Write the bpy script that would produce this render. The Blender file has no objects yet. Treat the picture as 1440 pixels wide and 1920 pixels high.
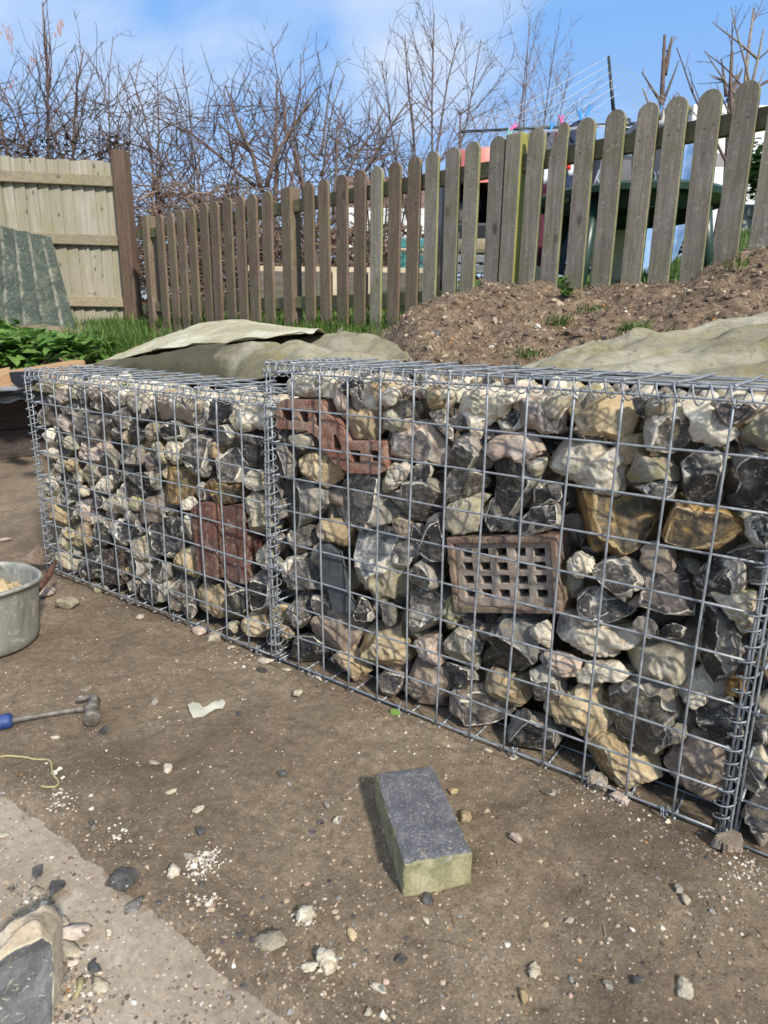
import bpy, bmesh, math, random
import numpy as np
from mathutils import Vector, Matrix, Euler, noise as mnoise
rnd = random.Random(11)
R_ = math.radians
scene = bpy.context.scene
col = scene.collection

# ---------------------------------------------------------------- camera
CAM_LOC = (1.0396, -1.03085, 0.7623)
CAM_ROT = (1.30419, -0.01174, 0.61767)
FPX = 1241.99                                   # focal length for a frame 1440 x 1920
cam_d = bpy.data.cameras.new('camera')
cam = bpy.data.objects.new('camera', cam_d)
col.objects.link(cam)
cam.location = CAM_LOC
cam.rotation_euler = CAM_ROT
cam_d.sensor_fit = 'VERTICAL'
cam_d.sensor_height = 36.0
cam_d.sensor_width = 27.0
cam_d.lens = FPX / 1920 * 36
cam_d.clip_start = 0.02
cam_d.clip_end = 500
cam_d.dof.use_dof = True
cam_d.dof.focus_distance = 1.55
cam_d.dof.aperture_fstop = 7.5
scene.camera = cam

# ---------------------------------------------------------------- sky, sun, exposure
SUN_AZ, SUN_EL = R_(-25), R_(37)                # from the right of the cages, a little in front of them
w = bpy.data.worlds.new('World')
scene.world = w
w.use_nodes = True
nt = w.node_tree
nt.nodes.clear()
N = nt.nodes.new
out = N('ShaderNodeOutputWorld')
bg = N('ShaderNodeBackground')
sky = N('ShaderNodeTexSky')
sky.sky_type = 'NISHITA'
sky.sun_disc = False
sky.sun_elevation = SUN_EL
sky.sun_rotation = R_(90) - SUN_AZ
sky.air_density = 1.0
sky.dust_density = 0.3
sky.ozone_density = 2.5
tc = N('ShaderNodeTexCoord')
sep = N('ShaderNodeSeparateXYZ')
nt.links.new(tc.outputs['Generated'], sep.inputs[0])
addz = N('ShaderNodeMath'); addz.operation = 'ADD'; addz.inputs[1].default_value = 0.22
nt.links.new(sep.outputs['Z'], addz.inputs[0])
comb = N('ShaderNodeCombineXYZ')
for ax in 'XY':
    d = N('ShaderNodeMath'); d.operation = 'DIVIDE'
    nt.links.new(sep.outputs[ax], d.inputs[0]); nt.links.new(addz.outputs[0], d.inputs[1])
    nt.links.new(d.outputs[0], comb.inputs[ax])
mp = N('ShaderNodeMapping'); mp.inputs['Location'].default_value = (3.35, 1.2, 0.0)
mp.inputs['Rotation'].default_value = (0, 0, 0.6); mp.inputs['Scale'].default_value = (1.0, 1.5, 1)
nt.links.new(comb.outputs[0], mp.inputs['Vector'])
nz = N('ShaderNodeTexNoise'); nz.inputs['Scale'].default_value = 1.25; nz.inputs['Detail'].default_value = 7
nz.inputs['Roughness'].default_value = 0.52; nz.inputs['Distortion'].default_value = 0.35
nt.links.new(mp.outputs[0], nz.inputs['Vector'])
cr = N('ShaderNodeValToRGB')
cr.color_ramp.elements[0].position = 0.49; cr.color_ramp.elements[1].position = 0.80
cr.color_ramp.elements[0].color = (0, 0, 0, 1); cr.color_ramp.elements[1].color = (0.8, 0.8, 0.8, 1)
nt.links.new(nz.outputs['Fac'], cr.inputs[0])
mixc = N('ShaderNodeMix'); mixc.data_type = 'RGBA'
# soft white banks in three parts of the sky, broken up by the noise
nrm_ = N('ShaderNodeVectorMath'); nrm_.operation = 'NORMALIZE'; nt.links.new(tc.outputs['Generated'], nrm_.inputs[0])
prev = None
for d, c0, c1 in (((-.875, .325, .359), .982, .999), ((-.661, .628, .410), .986, .999), ((-.475, .772, .422), .978, .999), ((-.80, .47, .30), .975, 1.0)):
    dt = N('ShaderNodeVectorMath'); dt.operation = 'DOT_PRODUCT'; L_ = math.sqrt(sum(q * q for q in d)); dt.inputs[1].default_value = tuple(q / L_ for q in d)
    nt.links.new(nrm_.outputs[0], dt.inputs[0])
    mr = N('ShaderNodeMapRange'); mr.interpolation_type = 'SMOOTHSTEP'; mr.inputs['From Min'].default_value = c0; mr.inputs['From Max'].default_value = c1; mr.inputs['To Max'].default_value = .17
    nt.links.new(dt.outputs['Value'], mr.inputs['Value'])
    if prev is None: prev = mr.outputs[0]
    else:
        mxn = N('ShaderNodeMath'); mxn.operation = 'MAXIMUM'; nt.links.new(prev, mxn.inputs[0]); nt.links.new(mr.outputs[0], mxn.inputs[1]); prev = mxn.outputs[0]
adn = N('ShaderNodeMath'); adn.operation = 'ADD'; nt.links.new(nz.outputs['Fac'], adn.inputs[0]); nt.links.new(prev, adn.inputs[1])
sbn = N('ShaderNodeMath'); sbn.operation = 'SUBTRACT'; sbn.inputs[1].default_value = .075; nt.links.new(adn.outputs[0], sbn.inputs[0])
nt.links.new(sbn.outputs[0], cr.inputs[0])
nt.links.new(cr.outputs[0], mixc.inputs['Factor'])
gr = N('ShaderNodeValToRGB')                     # clear spring blue, paler towards the horizon
for q, (p, c) in zip([gr.color_ramp.elements[0], gr.color_ramp.elements[1], gr.color_ramp.elements.new(.5), gr.color_ramp.elements.new(.5)],
                     [(0.0, (.50, .60, .74)), (.72, (.10, .29, .74)), (.12, (.40, .57, .86)), (.36, (.215, .455, .90))]):
    q.position = p; q.color = (*c, 1)
nt.links.new(sep.outputs['Z'], gr.inputs[0])
gs = N('ShaderNodeVectorMath'); gs.operation = 'SCALE'; gs.inputs['Scale'].default_value = 8.6
nt.links.new(gr.outputs[0], gs.inputs[0])
skm = N('ShaderNodeMix'); skm.data_type = 'RGBA'; skm.inputs['Factor'].default_value = .85
nt.links.new(sky.outputs[0], skm.inputs['A']); nt.links.new(gs.outputs[0], skm.inputs['B'])
nt.links.new(skm.outputs['Result'], mixc.inputs['A'])
mixc.inputs['B'].default_value = (6.6, 7.0, 7.7, 1)
nt.links.new(mixc.outputs['Result'], bg.inputs['Color'])
bg.inputs['Strength'].default_value = 0.12
nt.links.new(bg.outputs[0], out.inputs['Surface'])

sl = bpy.data.lights.new('sun', 'SUN')
sl.energy = 4.7
sl.angle = R_(4.0)
sl.color = (1.0, 0.935, 0.84)
so = bpy.data.objects.new('sun', sl)
col.objects.link(so)
sd = Vector((math.cos(SUN_EL) * math.cos(SUN_AZ), math.cos(SUN_EL) * math.sin(SUN_AZ), math.sin(SUN_EL)))
so.rotation_euler = sd.to_track_quat('Z', 'Y').to_euler()
so.location = sd * 30
vs = scene.view_settings
vs.view_transform = 'Standard'
vs.look = 'None'
vs.exposure = 0.15
vs.gamma = 1.0
scene.render.resolution_x, scene.render.resolution_y = 768, 1024
scene.cycles.use_denoising = True
scene.cycles.max_bounces = 6

# ---------------------------------------------------------------- measuring helpers (pixels of the 1440 x 1920 photo -> metres)
RM = np.array(Euler(CAM_ROT, 'XYZ').to_matrix())
CC = np.array(CAM_LOC)
def ray(x, y): return RM @ np.array([(x - 720) / FPX, -(y - 960) / FPX, -1.0])
def at_z(x, y, z=0.0): d = ray(x, y); return CC + d * (z - CC[2]) / d[2]
def at_y(x, y, Y): d = ray(x, y); return CC + d * (Y - CC[1]) / d[1]
def at_d(x, y, dist): return CC + ray(x, y) * dist
def at_plane(x, y, p, n):
    d = ray(x, y); return CC + d * (np.dot(p - CC, n) / np.dot(d, n))

# ---------------------------------------------------------------- object helpers
def tag(o, label=None, cat=None, group=None, kind=None):
    if label: o['label'] = label
    if cat: o['category'] = cat
    if group: o['group'] = group
    if kind: o['kind'] = kind
    return o
def empty(name, loc=(0, 0, 0), rot=(0, 0, 0)):
    o = bpy.data.objects.new(name, None)
    o.empty_display_size = 0.05
    col.objects.link(o); o.location = loc; o.rotation_euler = rot
    return o
def link(name, me, parent=None, loc=None, world=True):
    o = bpy.data.objects.new(name, me)
    col.objects.link(o)
    if loc is not None: o.location = loc
    if parent is not None:
        o.parent = parent
        if world:
            o.matrix_parent_inverse = Matrix.LocRotScale(parent.location, parent.rotation_euler, parent.scale).inverted()
    return o
def mesh_np(name, V, F, mats, smooth=True, midx=None, attrs=None):
    """V (n,3); F list of int arrays of equal-length faces [(m,k),...]"""
    me = bpy.data.meshes.new(name)
    V = np.asarray(V, np.float32)
    Fs = [np.asarray(f, np.int32) for f in (F if isinstance(F, list) else [F]) if len(f)]
    nl = sum(f.size for f in Fs); nf = sum(len(f) for f in Fs)
    me.vertices.add(len(V)); me.vertices.foreach_set('co', V.ravel())
    me.loops.add(nl); me.loops.foreach_set('vertex_index', np.concatenate([f.ravel() for f in Fs]))
    me.polygons.add(nf)
    starts, tot, c = [], [], 0
    for f in Fs:
        k = f.shape[1]
        starts.append(c + np.arange(len(f)) * k); tot.append(np.full(len(f), k)); c += f.size
    me.polygons.foreach_set('loop_start', np.concatenate(starts).astype(np.int32))
    try: me.polygons.foreach_set('loop_total', np.concatenate(tot).astype(np.int32))
    except Exception: pass
    me.polygons.foreach_set('use_smooth', np.full(nf, smooth))
    for m in (mats if isinstance(mats, (list, tuple)) else [mats]): me.materials.append(m)
    if midx is not None: me.polygons.foreach_set('material_index', np.asarray(midx, np.int32))
    for k, a in (attrs or {}).items():
        at = me.attributes.new(k, 'FLOAT', 'POINT'); at.data.foreach_set('value', np.asarray(a, np.float32))
    me.update(calc_edges=True); me.validate()
    return me

class MB:
    """collects tubes, boxes and prisms into one mesh"""
    def __init__(s): s.v = []; s.f = []; s.m = []; s.n = 0
    def add(s, V, F, m=0):
        V = np.asarray(V, float)
        s.v.append(V); s.f += [[i + s.n for i in q] for q in F]; s.m += [m] * len(F); s.n += len(V)
    def tube(s, P, r, k=6, cap=True, m=0):
        P = np.asarray(P, float); n = len(P)
        r = np.full(n, r, float) if np.isscalar(r) else np.asarray(r, float)
        T = np.gradient(P, axis=0); T /= (np.linalg.norm(T, axis=1)[:, None] + 1e-12)
        a = np.array([0, 0, 1.0]) if abs(T[0][2]) < .9 else np.array([1.0, 0, 0])
        U = np.cross(T[0], a); U /= np.linalg.norm(U)
        rings = []
        for i in range(n):
            U = U - T[i] * np.dot(U, T[i]); U /= (np.linalg.norm(U) + 1e-12)
            W = np.cross(T[i], U)
            an = np.arange(k) * 2 * np.pi / k
            rings.append(P[i] + r[i] * (np.cos(an)[:, None] * U + np.sin(an)[:, None] * W))
        F = [[i * k + j, i * k + (j + 1) % k, (i + 1) * k + (j + 1) % k, (i + 1) * k + j] for i in range(n - 1) for j in range(k)]
        if cap: F += [list(range(k))[::-1], [(n - 1) * k + j for j in range(k)]]
        s.add(np.concatenate(rings), F, m)
    def box(s, c, size, rot=None, m=0, taper=1.0):
        x, y, z = [q / 2 for q in size]
        V = np.array([[sx * x * (taper if sz > 0 else 1), sy * y * (taper if sz > 0 else 1), sz * z] for sz in (-1, 1) for sy in (-1, 1) for sx in (-1, 1)], float)
        if rot is not None: V = V @ np.array(Euler(rot).to_matrix()).T
        s.add(V + np.array(c), [[0, 2, 3, 1], [4, 5, 7, 6], [0, 1, 5, 4], [2, 6, 7, 3], [0, 4, 6, 2], [1, 3, 7, 5]], m)
    def prism(s, poly, o, ux, uy, uz, t, m=0):
        """outline poly [(u,v)] in the frame o,ux,uy, thickness t along uz"""
        o, ux, uy, uz = [np.asarray(q, float) for q in (o, ux, uy, uz)]
        A = np.array([o + ux * u + uy * v for u, v in poly]); n = len(A)
        s.add(np.concatenate([A, A + uz * t]), [list(range(n))[::-1], list(range(n, 2 * n))] + [[i, (i + 1) % n, n + (i + 1) % n, n + i] for i in range(n)], m)
    def lathe(s, prof, k=32, c=(0, 0, 0), m=0):
        an = np.arange(k) * 2 * np.pi / k
        V = np.concatenate([np.stack([r * np.cos(an), r * np.sin(an), np.full(k, z)], 1) for r, z in prof]) + np.array(c)
        n = len(prof)
        s.add(V, [[i * k + j, i * k + (j + 1) % k, (i + 1) * k + (j + 1) % k, (i + 1) * k + j] for i in range(n - 1) for j in range(k)], m)
    def build(s, name, mats, parent=None, smooth=True, bevel=0, origin=None, sharp=None):
        me = bpy.data.meshes.new(name)
        V = np.concatenate(s.v)
        if origin is not None: V = V - np.array(origin)
        me.from_pydata(V.tolist(), [], s.f)
        for mm in (mats if isinstance(mats, (list, tuple)) else [mats]): me.materials.append(mm)
        me.polygons.foreach_set('material_index', s.m)
        me.polygons.foreach_set('use_smooth', [smooth] * len(s.f))
        me.update()
        if sharp is not None: me.set_sharp_from_angle(angle=R_(sharp))
        o = link(name, me, parent, origin)
        if bevel:
            b = o.modifiers.new('bevel', 'BEVEL'); b.width = bevel; b.segments = 2; b.limit_method = 'ANGLE'
        return o
def fbm(p, o=3, h=1.0): return mnoise.fractal(Vector(p), h, 2.0, o, noise_basis='PERLIN_ORIGINAL')

# ---------------------------------------------------------------- materials
class NT:
    def __init__(s, name):
        s.mat = bpy.data.materials.new(name); s.mat.use_nodes = True
        s.t = s.mat.node_tree; s.t.nodes.clear()
        s.out = s.n('ShaderNodeOutputMaterial'); s.b = s.n('ShaderNodeBsdfPrincipled')
        s.l(s.b.outputs[0], s.out.inputs['Surface'])
    def n(s, t): return s.t.nodes.new(t)
    def l(s, a, b): s.t.links.new(a, b)
    def coords(s, kind='Object', rand=True):
        tc = s.n('ShaderNodeTexCoord')
        if not rand: return tc.outputs[kind]
        oi = s.n('ShaderNodeObjectInfo')
        m = s.n('ShaderNodeMath'); m.operation = 'MULTIPLY'; m.inputs[1].default_value = 37.0
        s.l(oi.outputs['Random'], m.inputs[0])
        a = s.n('ShaderNodeVectorMath'); a.operation = 'ADD'
        s.l(tc.outputs[kind], a.inputs[0]); s.l(m.outputs[0], a.inputs[1])
        return a.outputs[0]
    def noise(s, vec, scale, detail=5, rough=.55, dist=0.0):
        n = s.n('ShaderNodeTexNoise'); n.inputs['Scale'].default_value = scale; n.inputs['Detail'].default_value = detail
        n.inputs['Roughness'].default_value = rough; n.inputs['Distortion'].default_value = dist
        s.l(vec, n.inputs['Vector']); return n.outputs['Fac']
    def vor(s, vec, scale, feat='F1', rand=1.0):
        n = s.n('ShaderNodeTexVoronoi'); n.feature = feat; n.inputs['Scale'].default_value = scale
        n.inputs['Randomness'].default_value = rand
        s.l(vec, n.inputs['Vector']); return n
    def ramp(s, fac, stops, interp='LINEAR'):
        r = s.n('ShaderNodeValToRGB'); e = r.color_ramp.elements; r.color_ramp.interpolation = interp
        while len(e) < len(stops): e.new(.5)
        for q, (p, c) in zip(e, stops):
            q.position = p; q.color = (c, c, c, 1) if np.isscalar(c) else (*c, 1)
        s.l(fac, r.inputs[0]); return r.outputs[0]
    def mix(s, f, a, b, mode='MIX'):
        m = s.n('ShaderNodeMix'); m.data_type = 'RGBA'; m.blend_type = mode
        for v, i in ((f, m.inputs['Factor']), (a, m.inputs['A']), (b, m.inputs['B'])):
            if hasattr(v, 'links') or hasattr(v, 'is_linked'): s.l(v, i)
            elif np.isscalar(v): i.default_value = v
            else: i.default_value = (*v, 1)
        return m.outputs['Result']
    def math(s, op, a, b=0.0):
        m = s.n('ShaderNodeMath'); m.operation = op
        for v, i in ((a, m.inputs[0]), (b, m.inputs[1])):
            if hasattr(v, 'is_linked'): s.l(v, i)
            else: i.default_value = v
        return m.outputs[0]
    def scalev(s, vec, sc):
        m = s.n('ShaderNodeMapping'); m.inputs['Scale'].default_value = sc; s.l(vec, m.inputs['Vector']); return m.outputs[0]
    def hsv(s, c, rv=.25, rs=.15):
        """vary brightness a little from object to object"""
        oi = s.n('ShaderNodeObjectInfo'); h = s.n('ShaderNodeHueSaturation')
        s.l(c, h.inputs['Color'])
        mr = s.n('ShaderNodeMapRange'); mr.inputs['To Min'].default_value = 1 - rv; mr.inputs['To Max'].default_value = 1 + rv
        s.l(oi.outputs['Random'], mr.inputs['Value']); s.l(mr.outputs[0], h.inputs['Value'])
        return h.outputs[0]
    def bump(s, h, strength=.3, dist=.002, prev=None):
        b = s.n('ShaderNodeBump'); b.inputs['Strength'].default_value = strength; b.inputs['Distance'].default_value = dist
        s.l(h, b.inputs['Height'])
        if prev is not None: s.l(prev, b.inputs['Normal'])
        return b.outputs[0]
    def fin(s, colr, rough=.7, normal=None, metal=0.0, spec=None):
        for v, k in ((colr, 'Base Color'), (rough, 'Roughness'), (metal, 'Metallic')):
            i = s.b.inputs[k]
            if hasattr(v, 'is_linked'): s.l(v, i)
            elif np.isscalar(v): i.default_value = v
            else: i.default_value = (*v, 1)
        if spec is not None: s.b.inputs['Specular IOR Level'].default_value = spec
        if normal is not None: s.l(normal, s.b.inputs['Normal'])
        return s.mat

def stone_mat(name, cort, frac, rim=(.66, .60, .48), cs=22, fs=26, pale=.62, crough=.8, frough=.5, stain=None):
    m = NT(name); v = m.coords()
    n1 = m.noise(v, cs, 8, .62, .6)
    c = m.ramp(n1, [(.28, cort[0]), (.5, cort[1]), (.72, cort[2])])
    pit = m.ramp(m.noise(v, 210, 3, .6), [(.32, .45), (.46, 1.0)])
    c = m.mix(.6, c, pit, 'MULTIPLY')
    c = m.mix(.5, c, m.ramp(m.noise(v, 70, 6, .7, .5), [(.3, .6), (.7, 1.35)]), 'MULTIPLY')
    c = m.mix(m.ramp(m.noise(v, 34, 6, .7, .9), [(.60, 0.0), (.68, .55)]), c, (.13, .12, .10))
    if stain is not None:
        c = m.mix(m.ramp(m.noise(v, 13, 5, .6, .8), [(.52, 0.0), (.68, .85)]), c, stain)
    n2 = m.noise(v, fs, 9, .66, 1.3)
    f = m.ramp(n2, [(.3, frac[0]), (.52, frac[1]), (pale, frac[2]), (min(.98, pale + .08), frac[3])])
    n3 = m.noise(v, 120, 6, .7, .4)
    f = m.mix(.55, f, m.ramp(n3, [(.3, .55), (.7, 1.5)]), 'MULTIPLY')
    f = m.mix(m.ramp(m.noise(v, 300, 2, .5), [(.70, 0.0), (.78, .5)]), f, (.55, .55, .52))
    f = m.mix(m.ramp(m.noise(v, 19, 7, .7, 1.0), [(.58, 0.0), (.66, .6)]), f, (.27, .215, .13))
    f = m.mix(m.ramp(m.noise(m.scalev(v, (1, 1, 2.6)), 38, 7, .72, 2.2), [(.60, 0.0), (.64, .75), (.72, .75), (.76, 0.0)]), f, rim)
    c = m.mix(m.ramp(m.noise(v, 27, 7, .7, .8), [(.54, 0.0), (.66, .55)]), c, (.33, .235, .135))
    at = m.n('ShaderNodeAttribute'); at.attribute_name = 'cut'
    # ragged edge between skin and broken face
    e = m.math('ADD', at.outputs['Fac'], m.math('MULTIPLY', m.math('SUBTRACT', m.noise(v, 60, 4, .6), .5), .55))
    k = m.ramp(e, [(.49, 0.0), (.53, 1.0)])
    rimk = m.ramp(e, [(.40, 0.0), (.47, .8), (.55, .9), (.60, 0.0)])
    c2 = m.mix(k, c, f)
    c2 = m.mix(rimk, c2, rim)
    c2 = m.hsv(c2, .22)
    rg = m.mix(k, (crough,) * 3, (frough,) * 3)
    h = m.math('ADD', m.noise(v, 90, 6, .65), m.math('MULTIPLY', n1, 1.2))
    nb = m.bump(h, .45, .0035)
    nb = m.bump(m.noise(v, 420, 4, .65), .4, .0014, nb)
    rd = m.math('ABSOLUTE', m.math('SUBTRACT', m.noise(v, 30, 6, .6, .8), .5))
    nb = m.bump(rd, .5, .008, nb)
    return m.fin(c2, rg, nb, spec=.28)

GF = [(.034, .029, .024), (.105, .093, .078), (.25, .225, .185), (.50, .45, .355)]
KF = [(.014, .013, .012), (.040, .037, .034), (.13, .12, .105), (.45, .41, .34)]
SM = {
 'W': stone_mat('chalky white flint skin', [(.38, .325, .235), (.58, .52, .41), (.74, .68, .56)], [(.10, .10, .11), (.3, .29, .27), (.5, .48, .42), (.65, .6, .5)], cs=16, stain=(.40, .36, .24)),
 'C': stone_mat('grey cream flint skin', [(.22, .19, .135), (.38, .335, .25), (.54, .49, .38)], [(.05, .05, .055), (.2, .2, .19), (.4, .39, .34), (.58, .55, .45)], cs=20, stain=(.30, .29, .12)),
 'G': stone_mat('grey broken flint', [(.17, .155, .13), (.29, .265, .22), (.48, .44, .36)], GF, pale=.61),
 'K': stone_mat('black broken flint', [(.09, .085, .075), (.18, .168, .145), (.42, .39, .32)], KF, pale=.66, frough=.34),
 'M': stone_mat('mottled black and white flint', [(.22, .20, .17), (.42, .39, .32), (.62, .58, .48)], [(.018, .017, .016), (.06, .056, .052), (.36, .33, .27), (.58, .54, .45)], fs=24, pale=.58, rim=(.7, .66, .56)),
 'O': stone_mat('ochre flint skin', [(.22, .155, .082), (.41, .315, .18), (.57, .49, .345)], [(.09, .075, .05), (.30, .20, .09), (.48, .37, .2), (.6, .52, .36)], cs=17, stain=(.22, .19, .14), rim=(.55, .46, .3)),
 'A': stone_mat('amber stained flint', [(.09, .065, .035), (.24, .14, .045), (.44, .32, .15)], [(.04, .037, .035), (.13, .10, .06), (.32, .2, .07), (.5, .41, .26)], cs=20, stain=(.07, .065, .06), rim=(.5, .38, .2)),
 'B': stone_mat('brown grey flint', [(.13, .10, .075), (.25, .20, .155), (.40, .34, .27)], [(.04, .036, .034), (.10, .085, .075), (.22, .19, .16), (.42, .37, .3)], cs=24),
 'P': stone_mat('pinkish cream flint', [(.32, .24, .19), (.50, .40, .32), (.64, .55, .45)], [(.09, .085, .085), (.25, .21, .19), (.42, .36, .31), (.6, .53, .44)], cs=18, stain=(.2, .19, .19)),
}
def simple(name, c1, c2, scale=20, rough=.7, bump=.2, bdist=.002, metal=0, rand=True, sp=None, detail=6):
    m = NT(name); v = m.coords(rand=rand)
    if sp: v = m.scalev(v, sp)
    n = m.noise(v, scale, detail, .6)
    c = m.ramp(n, [(.3, c1), (.7, c2)])
    return m.fin(c, rough, m.bump(n, bump, bdist), metal)
def wire_mat():
    m = NT('galvanised steel wire'); v = m.coords(rand=False)
    n = m.noise(v, 60, 5, .6)
    c = m.ramp(n, [(.3, (.19, .21, .225)), (.55, (.30, .325, .345)), (.75, (.42, .44, .45))])
    c = m.mix(m.ramp(m.noise(v, 9, 4, .6), [(.66, 0.0), (.74, .35)]), c, (.30, .26, .2))
    return m.fin(c, m.ramp(n, [(.3, .35), (.7, .6)]), m.bump(m.noise(v, 300, 3), .25, .0006), .3)
M_WIRE = wire_mat()
def wood_mat(name, dark, mid, light, green=0.0, gcol=(.16, .19, .05), axis='Z', rough=.8):
    m = NT(name); v = m.coords()
    sc = {'Z': (55, 55, 3.2), 'X': (3.2, 55, 55), 'Y': (55, 3.2, 55)}[axis]
    g = m.noise(m.scalev(v, sc), 1.0, 7, .65, .8)
    c = m.ramp(g, [(.25, dark), (.5, mid), (.78, light)])
    b = m.noise(v, 9, 5, .6)
    c = m.mix(m.ramp(b, [(.4, 0.0), (.75, .45)]), c, dark)
    c = m.mix(m.ramp(m.noise(m.scalev(v, {'Z': (260, 260, 9), 'X': (9, 260, 260), 'Y': (260, 9, 260)}[axis]), 1.0, 4, .6), [(.30, .7), (.46, 0.0)]), c, dark)
    c = m.mix(m.ramp(m.noise(v, 70, 6, .75), [(.55, 0.0), (.70, .8)]), c, tuple(min(1, q * 1.35) for q in light))
    c = m.mix(m.ramp(m.noise(v, 14, 5, .65), [(.5, 0.0), (.75, .5)]), c, tuple(q * .7 for q in mid))
    kn = m.vor(m.scalev(v, {'Z': (6, 6, 3), 'X': (3, 6, 6), 'Y': (6, 3, 6)}[axis]), 1.0).outputs['Distance']
    c = m.mix(m.ramp(kn, [(.06, .75), (.12, 0.0)]), c, (.045, .033, .024))
    if green: c = m.mix(m.ramp(m.noise(v, 5, 6, .65), [(.45, 0.0), (.7, green)]), c, gcol)
    c = m.hsv(c, .14)
    return m.fin(c, rough, m.bump(m.noise(m.scalev(v, sc), 2.2, 5, .7), .5, .003, m.bump(g, .5, .002)))

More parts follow.
